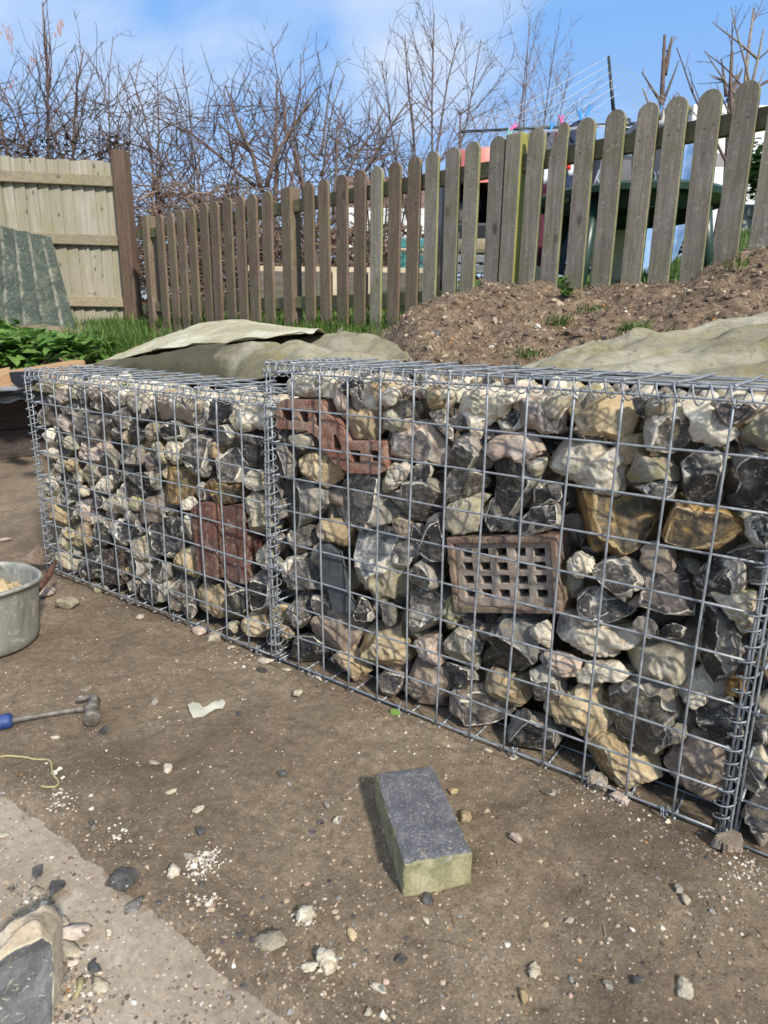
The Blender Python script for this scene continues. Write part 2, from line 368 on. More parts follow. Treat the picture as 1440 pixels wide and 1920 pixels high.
# ---------------------------------------------------------------- the stones, outlined on the cage face
ZOOM = {'A': (480, 660, 2.88), 'B': (940, 660, 2.88), 'C': (480, 1060, 2.88), 'D': (940, 1100, 2.88), 'L': (0, 640, 2.6667)}
STONES = '''
A W 120,150 160,120 300,115 470,140 500,200 480,255 350,245 200,250 150,235
A K 470,170 520,140 570,180 560,240 500,270
A W 560,200 580,150 660,150 705,200 700,270 660,315 600,310 520,270
A P 720,200 780,185 860,190 910,220 900,255 820,235 740,250
A W 860,200 960,190 1045,215 1045,255 980,265 910,250
A W 1055,225 1200,210 1370,240 1340,310 1230,400 1190,470 1160,470 1150,420 1075,320
A O 370,250 450,265 510,290 690,320 690,440 650,480 520,470 470,420 480,380 390,310
A W 690,330 740,295 800,340 850,370 835,410 740,440 695,400
A G 730,270 800,250 910,265 850,340 780,355 740,320
A P 690,480 760,410 900,395 1000,420 1030,520 1000,610 880,590 700,560
A G 930,280 1000,330 1070,440 1050,510 980,440 940,360
A C 180,460 240,435 320,460 340,500 250,520 190,490
A K 105,480 140,470 200,560 180,680 110,640
A O 215,590 260,545 330,540 400,560 440,620 400,720 340,755 270,730 230,660
A K 100,880 150,700 280,710 360,760 350,890 200,965 120,960
A G 380,840 430,720 480,670 660,690 670,830 770,900 700,950 560,960 450,920 400,880
A W 680,700 720,620 800,600 835,630 800,690 740,740 690,760
A G 730,770 800,720 930,690 990,740 1010,840 920,900 840,940 780,880
A G 985,660 1050,640 1220,640 1265,690 1180,780 1080,815 1010,770
A G 1050,540 1080,450 1150,450 1200,500 1260,580 1250,650 1040,620
B P -110,560 -60,480 0,450 150,445 240,510 110,610 40,550 -50,590
B K -50,620 0,550 100,600 215,690 150,840 60,890 -20,870
A C 1030,830 1160,790 1230,740 1280,760 1200,830 1190,960 1080,990 1030,930
A K 1190,850 1310,780 1330,880 1430,900 1430,970 1200,970
A O 290,1000 330,920 400,910 490,960 470,1060 420,1040 300,1020
A G 140,980 320,950 290,1050 230,1110 170,1080
A C 470,1080 510,980 640,970 740,1000 740,1160 800,1210 780,1310 700,1340 640,1370 520,1250 490,1160
A G 730,1030 790,1000 860,1030 870,1100 800,1180 740,1150
A K 880,1000 930,900 990,880 1010,980 1000,1160 930,1170 880,1080
A G 830,1180 880,1100 960,1170 990,1260 900,1300 840,1270
A G 160,1130 290,1110 340,1200 340,1320 240,1340 180,1250 130,1180
A W 125,1140 200,1115 185,1190 150,1195
C G 160,250 200,160 260,150 290,240 260,350 200,345
C B 270,370 290,280 400,240 540,300 520,400 480,480 370,460
C K 140,460 200,400 290,390 370,470 380,550 290,545 180,490
C O 130,320 180,330 190,390 150,410
C O 540,370 640,300 760,350 800,420 800,580 700,590 560,530
C O 400,490 500,450 560,540 620,580 530,615 470,550
C G 725,240 830,160 980,130 1050,200 1030,330 940,380 830,385 750,320
C C 1000,140 1130,270 1090,300 1020,360
C B 620,590 700,580 790,610 770,680 720,710 660,670
C B 755,690 820,540 880,505 980,570 1060,650 1000,730 960,790 850,750
C P 840,430 870,385 960,390 990,500 1000,560 880,500
C C 970,420 1060,340 1150,330 1180,440 1160,580 1060,530 990,480
C K 990,530 1160,590 1190,640 1120,670 1030,620
C K 1200,540 1270,420 1240,360 1380,290 1510,320 1520,500 1480,590 1220,570
C O 1180,640 1250,570 1440,630 1480,740 1440,790 1330,760
C B 990,750 1070,680 1200,680 1350,780 1340,880 1240,910 1120,870
C K 530,170 620,200 640,290 560,290
B P 40,290 100,260 260,240 340,290 320,370 290,440 220,440 120,390 60,340
B W -30,220 100,210 120,250 40,290 20,330 -20,370
B O 350,320 400,240 520,230 660,270 760,390 740,490 560,480 400,430
B G 670,250 800,240 910,270 890,320 800,365 720,340
B G 770,390 820,340 880,330 1030,400 1010,500 890,570 800,570 765,520
B W 950,290 1090,270 1180,370 1290,450 1310,500 1270,525 1100,490 1020,480 1030,390
B B 1115,290 1250,270 1390,300 1340,370 1240,390 1180,360
B C 1280,400 1340,350 1460,330 1470,520 1310,480
B W 235,570 260,500 310,500 380,530 450,490 500,490 540,560 600,520 700,530 650,600 640,740 540,790 460,740 330,680 250,630
B C 660,680 730,560 800,575 890,580 960,640 950,700 860,690 700,740
B K 700,740 830,700 950,700 930,790 860,790
B M 960,580 1020,520 1120,500 1200,570 1220,650 1190,800 1100,810 1000,800 970,700
B K 1250,560 1300,530 1450,520 1470,830 1260,820 1290,700
B A 325,770 420,745 560,790 700,800 850,830 830,950 810,1090 700,1110 500,1080 370,1020 390,940 330,880
B A 860,930 930,830 1080,840 1180,850 1310,940 1300,1030 1190,1090 1000,1050 870,1020
B M 1320,900 1380,880 1450,900 1460,1050 1380,1060 1320,980
B C 130,590 240,570 240,640 200,680 150,640
B K 190,720 330,690 320,790 250,820 190,800
B M 110,900 170,840 300,830 310,940 200,980 100,990
B W 360,1120 410,1085 490,1120 500,1180 420,1220 360,1170
B G 480,1180 560,1130 700,1140 770,1200 750,1290 640,1350 560,1310
D B 670,100 740,30 760,-60 900,-90 1030,-30 1045,60 1035,200 960,200 820,130
B M 1035,1260 1080,1160 1180,1120 1290,1150 1350,1260 1290,1290 1150,1315 1060,1290
D M 380,30 420,-10 520,20 560,80 650,90 710,130 660,210 540,210 430,200 420,110
D W 240,180 290,165 330,160 420,220 680,250 715,290 690,360 600,360 580,415 480,390 300,310 270,260
D W 145,240 190,190 240,190 270,260 260,330 200,300
D P 190,390 230,350 360,380 440,410 400,480 360,485 220,430
D G 690,190 740,165 840,200 840,270 770,275 700,230
D K 840,230 950,200 1000,220 960,290 850,280
D C 635,380 700,340 860,300 1000,340 1050,410 1050,510 960,560 800,530 680,480
D K 1050,180 1110,110 1220,200 1310,330 1310,410 1200,500 1100,540 1060,460
D C 1130,50 1240,40 1370,30 1370,200 1330,290 1250,190
D W 395,490 470,420 620,430 690,490 620,520 530,515 400,550
D G 95,490 150,460 240,440 330,500 375,600 280,655 200,620
D O 190,660 240,620 370,600 400,560 510,560 560,760 520,820 430,810 290,750
D G 540,600 600,540 720,530 900,590 1000,680 890,760 890,880 820,950 740,900 640,850 570,770 540,690
D K 35,800 60,700 130,700 250,770 380,820 280,900 120,890
D O 375,850 440,830 560,810 640,870 690,930 840,950 850,1080 700,1090 560,1060 470,950
D B 870,960 940,850 1000,810 1200,860 1240,960 1230,1100 1110,1230 980,1150 930,1060
D M 1045,670 1100,620 1290,620 1290,800 1160,830 1080,750
D W 990,590 1110,560 1110,620 1040,655
D A 1200,590 1230,500 1320,470 1320,610
D C 900,770 1000,720 1000,830 910,840
D C 1365,590 1450,560 1480,700 1380,690
D C 1350,880 1420,850 1470,1000 1400,1080 1340,1000
D B 1290,1250 1340,1100 1470,1080 1520,1400 1400,1400
D G 1370,710 1460,690 1480,840 1355,860
L C 165,200 210,190 270,210 270,260 200,270 165,250
L P 275,240 345,225 345,300 300,320 280,290
L K 355,235 420,220 440,290 400,330 360,290
L P 430,235 500,225 510,260 470,310 440,280
L G 480,310 530,250 600,260 610,320 540,340 490,330
L C 615,260 680,255 720,300 710,370 640,360 615,310
L P 725,290 760,265 830,260 980,290 970,350 930,410 880,395 760,390 745,340
L G 170,360 220,300 270,330 260,410 190,410
L P 260,380 300,350 345,390 345,460 310,450 290,400
L G 375,370 440,335 520,380 555,470 540,510 450,500 380,420
L G 555,340 620,330 640,400 600,450 560,440
L K 635,450 660,400 710,400 720,500 680,510
L C 715,410 760,400 780,430 770,490 730,530 715,480
L K 785,420 860,400 920,440 890,490 820,500
L K 1000,360 1040,300 1100,290 1180,320 1190,360 1130,390 1040,400 1000,390
L W 1215,310 1330,310 1310,370 1270,410 1230,380
L G 1030,470 1080,430 1150,420 1180,460 1150,510 1060,520
L K 1160,480 1210,440 1290,460 1340,520 1330,640 1250,630 1190,590
L G 905,560 920,450 990,440 1040,540 1010,670 960,660 910,610
L G 1015,640 1050,610 1150,510 1200,610 1210,690 1150,735 1080,680 1020,670
L W 800,540 830,500 885,520 890,600 850,620 810,580
L C 765,510 800,500 800,540 780,560
L W 195,470 230,440 270,460 270,510 230,510
L K 265,460 300,440 310,500 275,510
L C 305,510 330,475 370,490 370,540 330,545
L P 360,570 400,500 450,530 510,570 500,610 440,620 380,590
L G 500,610 530,540 560,560 570,640 520,670
L G 560,560 590,490 700,520 710,610 640,640 570,600
L W 200,560 240,530 280,550 270,590 220,600
L G 245,620 270,570 310,610 310,660 270,660
L O 310,600 350,590 380,630 370,660 320,650
L C 390,640 430,600 500,640 490,680 440,720 400,690
L C 205,720 230,680 280,700 270,770 215,780
L M 300,740 340,690 385,720 390,780 340,820 310,790
L C 385,740 410,725 430,770 395,785
L W 470,720 520,670 560,680 550,740 500,760
L W 560,760 590,690 600,740 630,790 640,860 570,860 530,870 490,840 520,800
L K 600,720 650,650 720,680 720,760 660,790 610,760
L K 425,790 470,760 510,790 500,850 440,840
L B 725,560 760,570 790,640 760,680 725,640
L A 780,690 820,640 920,630 980,690 970,780 920,840 840,830 790,760
L A 1005,720 1050,690 1200,730 1210,800 1100,815 1020,780
L W 1200,700 1230,650 1320,660 1340,740 1240,745
L B 660,860 720,790 800,770 840,840 800,900 680,920
L W 910,800 940,780 970,820 960,850 910,845
L O 225,840 260,810 330,860 330,920 280,930 230,880
L O 330,930 400,880 450,930 450,1030 380,1060 340,1000
L C 275,970 310,960 340,1040 300,1050
L K 450,960 490,890 550,920 540,1010 470,1020
L M 530,940 580,900 650,910 650,1000 580,1030 540,980
L K 740,930 800,900 830,960 890,1040 830,1080 760,1060
L M 820,890 880,860 930,870 930,950 870,980 830,950
L C 930,870 970,860 980,990 940,990
L C 630,990 690,960 740,1000 740,1100 680,1110 640,1050
L O 840,1090 880,1040 980,1030 1000,1180 960,1190 860,1130
L M 600,1060 660,1050 720,1130 690,1190 620,1130
L G 730,1170 770,1110 840,1120 850,1180 800,1210
L M 380,1110 430,1050 500,1080 500,1190 420,1180
L C 260,1060 320,1050 370,1090 370,1150 290,1120
L M 690,1200 740,1180 820,1210 820,1300 760,1310 700,1270
L G 830,1260 860,1170 940,1200 940,1330 870,1340
L O 950,1250 1030,1210 1110,1220 1160,1330 1140,1410 1060,1400 970,1330
L K 1145,1270 1190,1240 1240,1260 1240,1340 1180,1360
L K 1255,1200 1290,1150 1350,1180 1370,1320 1310,1400 1270,1320
L O 1185,1430 1210,1380 1290,1370 1350,1420 1340,1520 1250,1490
L C 1210,780 1250,750 1320,760 1330,990 1270,1010 1215,960
L W 1265,1070 1300,1020 1340,1020 1350,1150 1300,1150
L G 280,300 350,320 370,370 290,350
L K 555,640 600,650 600,720 560,690
L K 710,640 760,650 770,740 720,750
L K 800,850 830,830 890,860 820,890
L M 640,1180 690,1200 660,1270 620,1230
L C 1150,1400 1190,1400 1180,1460
'''

# ---------------------------------------------------------------- gabion cages
S = 0.075
ORD = ['first', 'second', 'third', 'fourth', 'fifth', 'sixth', 'seventh', 'eighth', 'ninth', 'tenth', 'eleventh', 'twelfth', 'thirteenth', 'last']
class Frame:
    def __init__(s, o, yaw, tilt, lean, rows, depth, cols=13):
        s.o = np.array(o, float); s.ux = np.array([math.cos(yaw), math.sin(yaw), tilt]); s.uz = np.array([0, lean, 1.0])
        s.n = np.array([math.sin(yaw), -math.cos(yaw), 0.0]); s.rows = rows; s.cols = cols; s.depth = depth
        s.W = cols * S; s.H = rows * S
    def P(s, u, v, b=0.0): return s.o + s.ux * u + s.uz * v - s.n * b     # b = metres back from the face
    def from_px(s, x, y, b=0.0):
        p0 = s.o - s.n * b
        q = at_plane(x, y, p0, s.n) - p0
        v = q[2]
        for _ in range(4):
            u = np.dot(q - s.uz * v, s.ux) / np.dot(s.ux, s.ux)
            v = q[2] - s.ux[2] * u
        return u, v
yawL, tilL = 0.01651, -0.01528
FL = Frame((-0.01307 - .975 * math.cos(yawL), -0.0005 - .975 * math.sin(yawL), 0.005 - .975 * tilL), yawL, tilL, .009, 8, .262)
FM = Frame((0, 0, 0), 0, 0, 0, 9, .287)
FR = Frame((0.984, -0.002, -0.004), -0.01, -0.004, 0, 9, .287)

def helix(a, b, r, pitch, start=0.0, wob=.0018):
    a, b = np.array(a, float), np.array(b, float); L = np.linalg.norm(b - a); t = (b - a) / L
    h = np.array([0, 0, 1.0]) if abs(t[2]) < .8 else np.array([1.0, 0, 0])
    U = np.cross(t, h); U /= np.linalg.norm(U); Wv = np.cross(t, U)
    n = int(L / pitch * 16)
    k = np.arange(n + 1); ang = k * 2 * np.pi / 16 + start
    rr = r + wob * np.sin(k * .21 + start * 3)
    return a + t * (k / n * L)[:, None] + rr[:, None] * (np.cos(ang)[:, None] * U + np.sin(ang)[:, None] * Wv)

def wire(mb, a, b, r=.0021, bow=.002, n=14):
    a, b = np.array(a, float), np.array(b, float)
    t = np.linspace(0, 1, n)
    P = a + (b - a) * t[:, None]
    s1, s2 = rnd.uniform(0, 9), rnd.uniform(0, 9)
    P[:, 1] += bow * np.sin(t * 7 + s1); P[:, 2] += bow * .5 * np.sin(t * 8 + s2)
    P[:, 0] += bow * .5 * np.sin(t * 6 + s2 * 2)
    mb.tube(P, r, 6)

def cage(F, label, corners=(True, True)):
    root = empty('gabion_cage', tuple(F.P(0, 0)))
    tag(root, label, 'gabion cage', 'wire gabion cages in a row')
    e = .004
    mb = MB()                                                # front panel: uprights outside, level wires inside
    for i in range(F.cols + 1):
        wire(mb, F.P(i * S, -e, -.0024), F.P(i * S, F.H + e, -.0024))
    for j in range(F.rows + 1):
        wire(mb, F.P(-e, j * S, .0024), F.P(F.W + e, j * S, .0024))
    mb.build('front_panel', M_WIRE, root)
    mb = MB(); lz = F.H + .016                               # lid
    nb = int(round(F.depth / S)) + 1
    for k in range(nb):
        wire(mb, F.P(-e, lz, .004 + k * (F.depth - .006) / (nb - 1)), F.P(F.W + e, lz, .004 + k * (F.depth - .006) / (nb - 1)))
    for i in range(F.cols + 1):
        wire(mb, F.P(i * S, lz + .0046, -.004), F.P(i * S, lz + .0046, F.depth + .012))
    mb.build('lid', M_WIRE, root)
    mb = MB()
    for i in range(F.cols + 1): wire(mb, F.P(i * S, 0, F.depth), F.P(i * S, F.H, F.depth), n=4)
    for j in range(F.rows + 1): wire(mb, F.P(0, j * S, F.depth - .004), F.P(F.W, j * S, F.depth - .004), n=4)
    mb.build('back_panel', M_WIRE, root)
    for side in (0, 1):
        mb = MB(); u = (0.006 if side == 0 else F.W - .006)
        for k in range(nb): wire(mb, F.P(u, 0, .006 + k * (F.depth - .008) / (nb - 1)), F.P(u, F.H + .01, .006 + k * (F.depth - .008) / (nb - 1)), n=4)
        for j in range(F.rows + 1): wire(mb, F.P(u + .004, j * S, 0), F.P(u + .004, j * S, F.depth), n=4)
        mb.build('end_panel', M_WIRE, root)
    mb = MB()                                                # base panel
    for k in range(nb): wire(mb, F.P(-e, -.006, .010 + k * (F.depth - .006) / (nb - 1)), F.P(F.W + e, -.006, .010 + k * (F.depth - .006) / (nb - 1)))
    for i in range(F.cols + 1): wire(mb, F.P(i * S + .004, -.0105, 0), F.P(i * S + .004, -.0105, F.depth), n=4)
    mb.build('base_panel', M_WIRE, root)
    def coil(a, b, st=0.0, r=.0138):
        mb = MB(); mb.tube(helix(a, b, r, .0245, st), .00135, 5); mb.build('spiral_binder', M_WIRE, root)
    coil(F.P(-.004, F.H + .006, .002), F.P(F.W, F.H + .006, .002), 1.0)         # front top edge
    coil(F.P(0.003, F.H + .010, .0), F.P(.003, F.H + .010, F.depth + .004), 2.0)       # left top edge
    if corners[0]: coil(F.P(.002, .005, .003), F.P(.002, F.H + .004, .003), .4)       # left corner
    if corners[1]: coil(F.P(F.W - .004, .005, .003), F.P(F.W - .004, F.H, .003), 2.2)         # right corner
    mb = MB()                                                # wire ties on the bottom edge
    for u in ((.11, .36, .62, .885) if F is not FL else (.42, .62, .93)):
        c = F.P(u, -.002, .003)
        for q in range(2):
            an = np.linspace(0, 6.0 + q, 16)
            P = np.stack([c[0] + .004 * q + .006 * np.linspace(-1, 1, 16), c[1] + .009 * np.cos(an) - .002, c[2] + .009 * np.sin(an)], 1)
            mb.tube(P, .0011, 5)
        mb.tube(np.array([c + [.003, -.009, .004], c + [.008, -.014, .012], c + [.010, -.016, .024]]), .0011, 5)
    mb.build('wire_tie', M_WIRE, root)
    return root
cage(FL, 'lower wire gabion cage at left, full of flints and two red bricks', (True, False))
cage(FM, 'taller middle wire gabion cage holding the square holed air brick')
cage(FR, 'wire gabion cage cut off by the right edge, beyond the thick coiled post', (False, True))

# ---------------------------------------------------------------- flints in the cages
_ico = {}
def ico(sub):
    if sub not in _ico:
        bm = bmesh.new(); bmesh.ops.create_icosphere(bm, subdivisions=sub, radius=1.0)
        _ico[sub] = (np.array([v.co for v in bm.verts]), np.array([[v.index for v in f.verts] for f in bm.faces], np.int32)); bm.free()
    return _ico[sub]
def radial(poly, n=96, smooth=2):
    """outline -> centre and radius by angle (first crossing from the centre)"""
    P = np.array(poly, float); A = P; B = np.roll(P, -1, 0)
    cr = A[:, 0] * B[:, 1] - B[:, 0] * A[:, 1]
    ar = cr.sum() / 2
    c = ((A + B) * cr[:, None]).sum(0) / (6 * ar)
    an = np.arange(n) * 2 * np.pi / n
    d = np.stack([np.cos(an), np.sin(an)], 1)
    R = np.zeros(n)
    for a, b in zip(A - c, B - c):
        e = b - a
        den = d[:, 0] * e[1] - d[:, 1] * e[0]
        with np.errstate(all='ignore'):
            t = (a[0] * e[1] - a[1] * e[0]) / den
            s = (a[0] * d[:, 1] - a[1] * d[:, 0]) / den
        ok = (np.abs(den) > 1e-12) & (t > 0) & (s >= -1e-6) & (s <= 1 + 1e-6)
        R = np.where(ok & (t > R), t, R)
    R[R == 0] = R[R > 0].mean()
    for _ in range(smooth): R = (np.roll(R, 1) + 2 * R + np.roll(R, -1)) / 4
    return c, R, abs(ar)
ANG = {'W': (.12, 0), 'C': (.5, 1), 'P': (.45, 1), 'G': (1, 3), 'K': (1, 3), 'M': (1, 2), 'O': (.45, 1), 'A': (.7, 2), 'B': (.7, 2)}
def stone_shape(R, D, typ, seed, sub=5, front_only=True):
    """star outline R(angle) in the a,b plane, half depth D along c -> verts, faces, cut attribute"""
    r = random.Random(seed)
    V, Fc = ico(sub)
    a, b, c = V[:, 0], V[:, 1], V[:, 2]
    th = np.arctan2(b, a) % (2 * np.pi); rho = np.sqrt(a * a + b * b)
    n = len(R); x = th / (2 * np.pi) * n; i0 = np.floor(x).astype(int) % n; fr = x - np.floor(x)
    rr = R[i0] * (1 - fr) + R[(i0 + 1) % n] * fr
    blocky = typ in 'GKMAB'
    e1, e2 = (.72, .78) if blocky else (.86, .86)
    rp = rho ** e1; cz = np.sign(c) * np.abs(c) ** e2
    Q = np.stack([np.cos(th) * rp * rr, np.sin(th) * rp * rr, cz * D], 1)
    size = R.mean()
    off = np.array([r.uniform(-50, 50) for _ in range(3)])
    nn = np.empty((len(V), 3))
    f1, f2, f3 = 1.5 / size, 5.5 / size, 2.6 / size
    for k, q in enumerate(Q):
        nn[k, 0] = mnoise.noise(Vector(q * f1 + off)); nn[k, 1] = mnoise.noise(Vector(q * f2 + off)); nn[k, 2] = .22 - abs(mnoise.noise(Vector(q * f3 - off)))
    rad = np.linalg.norm(Q, axis=1); dirn = Q / (rad[:, None] + 1e-9)
    Q = Q + dirn * (size * (.17 * nn[:, :1] + .05 * nn[:, 1:2] + .22 * nn[:, 2:]))
    # knobs and hollows of a nodule
    if not blocky:
        for _ in range(r.randint(1, 3)):
            d = np.array([r.gauss(0, 1), r.gauss(0, 1), abs(r.gauss(0, .7))]); d /= np.linalg.norm(d)
            g = np.exp(-((1 - dirn @ d) / .09)); Q = Q + dirn * (g * size * r.uniform(-.22, .2))[:, None]
    # flat knocked faces all round (skin stays on them)
    for q in range(r.randint(4, 7) if typ != 'W' else r.randint(1, 3)):
        nv = np.array([r.gauss(0, 1), r.gauss(0, 1), r.gauss(.25, .7)]); nv /= np.linalg.norm(nv)
        pr = Q @ nv; h = pr.max() * r.uniform(.62, .84); dd = pr - h
        Q = np.where((dd > 0)[:, None], Q - nv * (dd * .9)[:, None], Q)
    # broken faces
    prob, mx = ANG[typ]
    cut = np.full(len(V), -1.0)
    k = 0
    if r.random() < prob: k = r.randint(1, max(1, mx)) if mx else 1
    for q in range(k):
        t = .35 if q == 0 and blocky else .9
        nv = np.array([r.gauss(0, t), r.gauss(0, t) + .1, 1.0]); nv /= np.linalg.norm(nv)
        if not front_only: nv = np.array([r.gauss(0, 1), r.gauss(0, 1), r.gauss(0, 1)]); nv /= np.linalg.norm(nv)
        pr = Q @ nv; hi = pr.max()
        h = hi * (r.uniform(.42, .66) if blocky else r.uniform(.7, .86))
        dd = pr - h
        rip = .05 * size * np.sin(Q[:, 0] * 2.2 / size + seed) * np.cos(Q[:, 1] * 1.7 / size + seed * 2) + .03 * size * nn[:, 0] + .018 * size * nn[:, 1]
        over = dd > 0
        Q = np.where(over[:, None], Q - nv * (dd * .96 - rip * np.clip(dd / (.1 * size), 0, 1))[:, None], Q)
        cut = np.maximum(cut, np.clip(dd / (.13 * size + .003), -1, 1))
    return Q, Fc, cut * .5 + .5
LOOK = {'W': 'chalky white flint nodule', 'C': 'grey cream rough flint', 'G': 'grey broken flint', 'K': 'black glassy flint',
        'M': 'white mottled black flint', 'O': 'ochre yellow flint', 'A': 'amber stained flint', 'B': 'brown grey flint', 'P': 'pinkish cream flint'}
CAGE = {id(FL): 'lower cage', id(FM): 'taller cage', id(FR): 'right edge cage'}
used_labels = set()
flints = []
def flint_label(F, typ, u, v, size, deep):
    cl = min(F.cols - 1, max(0, int(u / S))); rw = min(F.rows - 1, max(0, int((F.H - v) / S)))
    szs = ['large'] if size > .05 else (['small'] if size < .024 else ['', 'middling'])
    szs += ['smaller', 'little', 'tiny'] if size < .036 else ['bigger', 'broad', 'bulky']
    for sz in szs:
        if typ in 'W': look = LOOK[typ]
        else: look = LOOK[typ]
        t = ('%s %s%s in %s, %s mesh row down, %s column' % (sz, 'sunken ' if deep else '', look, CAGE[id(F)], ORD[rw], ORD[cl])).strip()
        if t not in used_labels: used_labels.add(t); return t
    for extra in ('shadowed', 'wedged', 'hidden', 'squeezed'):
        t2 = extra + ' ' + t
        if t2 not in used_labels: used_labels.add(t2); return t2
    return t
def place_flint(F, poly_uv, typ, front, seed, Dmax=.055, deep=False, name='flint'):
    c, R, ar = radial(poly_uv, smooth=1 if typ in 'GKMAB' else 2)
    size = math.sqrt(ar / math.pi)
    D = max(.016, min(Dmax, size * .85))
    Q, Fc, cut = stone_shape(R * 1.09, D, typ, seed, 6 if size > .042 else (5 if size > .02 else 4))
    Q = Q * np.array([.97, 1.0, 1.0])
    Q[:, 2] -= Q[:, 2].max()                                   # nearest point of the stone at 0
    V = Q[:, :1] * F.ux + Q[:, 1:2] * F.uz + Q[:, 2:3] * F.n
    me = mesh_np(name, V, Fc, SM[typ], attrs={'cut': cut})
    o = link(name, me, None, tuple(F.P(c[0], c[1], front)))
    tag(o, flint_label(F, typ, c[0], c[1], size, deep), 'flint', 'flints packed in the gabion cages')
    flints.append(o)
    return o
occ = {}
G_ = .005
def grid(F):
    if id(F) not in occ: occ[id(F)] = np.zeros((int(F.H / G_) + 1, int(F.W / G_) + 1), bool)
    return occ[id(F)]
def mark(F, poly):
    g = grid(F); P = np.array(poly)
    yy, xx = np.mgrid[0:g.shape[0], 0:g.shape[1]]; X = xx * G_; Y = yy * G_
    ins = np.zeros(g.shape, bool); j = len(P) - 1
    for i in range(len(P)):
        xi, yi = P[i]; xj, yj = P[j]
        cond = ((yi > Y) != (yj > Y)) & (X < (xj - xi) * (Y - yi) / (yj - yi + 1e-12) + xi)
        ins ^= cond; j = i
    g |= ins
def px_poly(F, z, pts, b):
    x0, y0, sc = ZOOM[z]
    return [F.from_px(x0 + x / sc, y0 + y / sc, b) for x, y in pts]
seed = 100
for ln in STONES.strip().split('\n'):
    q = ln.split(); z, typ = q[0], q[1]
    pts = [tuple(map(float, s.split(','))) for s in q[2:]]
    x0, y0, sc = ZOOM[z]
    cx = x0 + sum(p[0] for p in pts) / len(pts) / sc
    cy = y0 + sum(p[1] for p in pts) / len(pts) / sc
    if z == 'L': F = FL
    elif FM.from_px(cx, cy)[0] > .985: F = FR
    else: F = FM
    poly = px_poly(F, z, pts, .028)
    seed += 1
    mark(F, poly)
    place_flint(F, poly, typ, .008 + .012 * random.Random(seed).random(), seed)

# red holed brick, air brick, slate and the two standing bricks
def poly_solid(name, F, outer, holes, b0, thick, mat, parent=None, bev=.002, rough=.0012, outer_b=None):
    bm = bmesh.new()
    edges = []
    for loop in [outer] + holes:
        vs = []
        n = len(loop)
        for i in range(n):                                      # subdivide edges so that noise can roughen them
            a, b = np.array(loop[i]), np.array(loop[(i + 1) % n]); m = max(1, int(np.linalg.norm(b - a) / .008))
            vs += [bm.verts.new((*(a + (b - a) * k / m), 0)) for k in range(m)]
        edges += [bm.edges.new((vs[i], vs[(i + 1) % len(vs)])) for i in range(len(vs))]
    bmesh.ops.triangle_fill(bm, edges=edges, use_beauty=True)
    ret = bmesh.ops.extrude_face_region(bm, geom=bm.faces[:])
    for v in [g for g in ret['geom'] if isinstance(g, bmesh.types.BMVert)]: v.co.z = thick
    bmesh.ops.recalc_face_normals(bm, faces=bm.faces[:])
    c = np.mean(np.array(outer), 0)
    for v in bm.verts:
        nzv = mnoise.noise(Vector((v.co.x * 90, v.co.y * 90, v.co.z * 40))) * rough
        v.co.x += nzv; v.co.y += nzv * .8
    V = np.array([v.co for v in bm.verts])
    W_ = F.ux * (V[:, :1] - c[0]) + F.uz * (V[:, 1:2] - c[1]) - F.n * V[:, 2:3]
    for v, wv in zip(bm.verts, W_): v.co = wv
    bmesh.ops.recalc_face_normals(bm, faces=bm.faces[:])
    me = bpy.data.meshes.new(name); bm.to_mesh(me); bm.free()
    me.materials.append(mat)
    o = link(name, me, parent, tuple(F.P(c[0], c[1], b0)))
    if bev:
        bv = o.modifiers.new('bevel', 'BEVEL'); bv.width = bev; bv.segments = 2; bv.limit_method = 'ANGLE'; bv.angle_limit = R_(50)
    return o
def brick_mat(name, a, b, c, grime, gcol=(.06, .055, .045)):
    m = NT(name); v = m.coords()
    n = m.noise(v, 26, 7, .65, .4)
    cc = m.ramp(n, [(.28, a), (.52, b), (.76, c)])
    cc = m.mix(m.ramp(m.noise(v, 11, 6, .65), [(.46, 0.0), (.66, grime)]), cc, gcol)
    cc = m.mix(m.ramp(m.noise(v, 220, 3, .6), [(.64, 0.0), (.72, .45)]), cc, (.5, .45, .38))
    cc = m.mix(m.ramp(m.noise(v, 48, 6, .7, .6), [(.53, 0.0), (.62, .65)]), cc, (.36, .31, .25))
    nb = m.bump(m.noise(v, 130, 6, .75), .8, .004)
    nb = m.bump(m.noise(v, 32, 5, .6), .7, .008, nb)
    return m.fin(cc, .88, nb, spec=.3)
M_RED = brick_mat('weathered red brick', (.16, .068, .045), (.26, .125, .085), (.40, .28, .21), .65, (.32, .25, .19))
M_DRED = brick_mat('dark old brick', (.08, .036, .027), (.15, .068, .050), (.23, .13, .10), .65, (.11, .085, .072))
M_DKB = brick_mat('dark brown engineering brick', (.03, .022, .02), (.06, .045, .04), (.11, .085, .075), .5)
M_TERRA = brick_mat('lichened terracotta', (.20, .12, .085), (.37, .305, .25), (.53, .47, .40), .6, (.17, .15, .105))
M_TFR = brick_mat('grimy terracotta edge', (.10, .06, .045), (.20, .13, .095), (.30, .22, .16), .6, (.17, .15, .09))
M_SLATE = simple('blue grey slate', (.035, .042, .046), (.085, .095, .10), 45, .55, .3, .0015)
bp = px_poly(FM, 'A', [(108, 292), (150, 255), (350, 258), (380, 330), (440, 375), (475, 410), (500, 480), (690, 482), (702, 640), (660, 662), (500, 655), (430, 610), (385, 560), (355, 520), (330, 462), (270, 425), (110, 415)], .016)
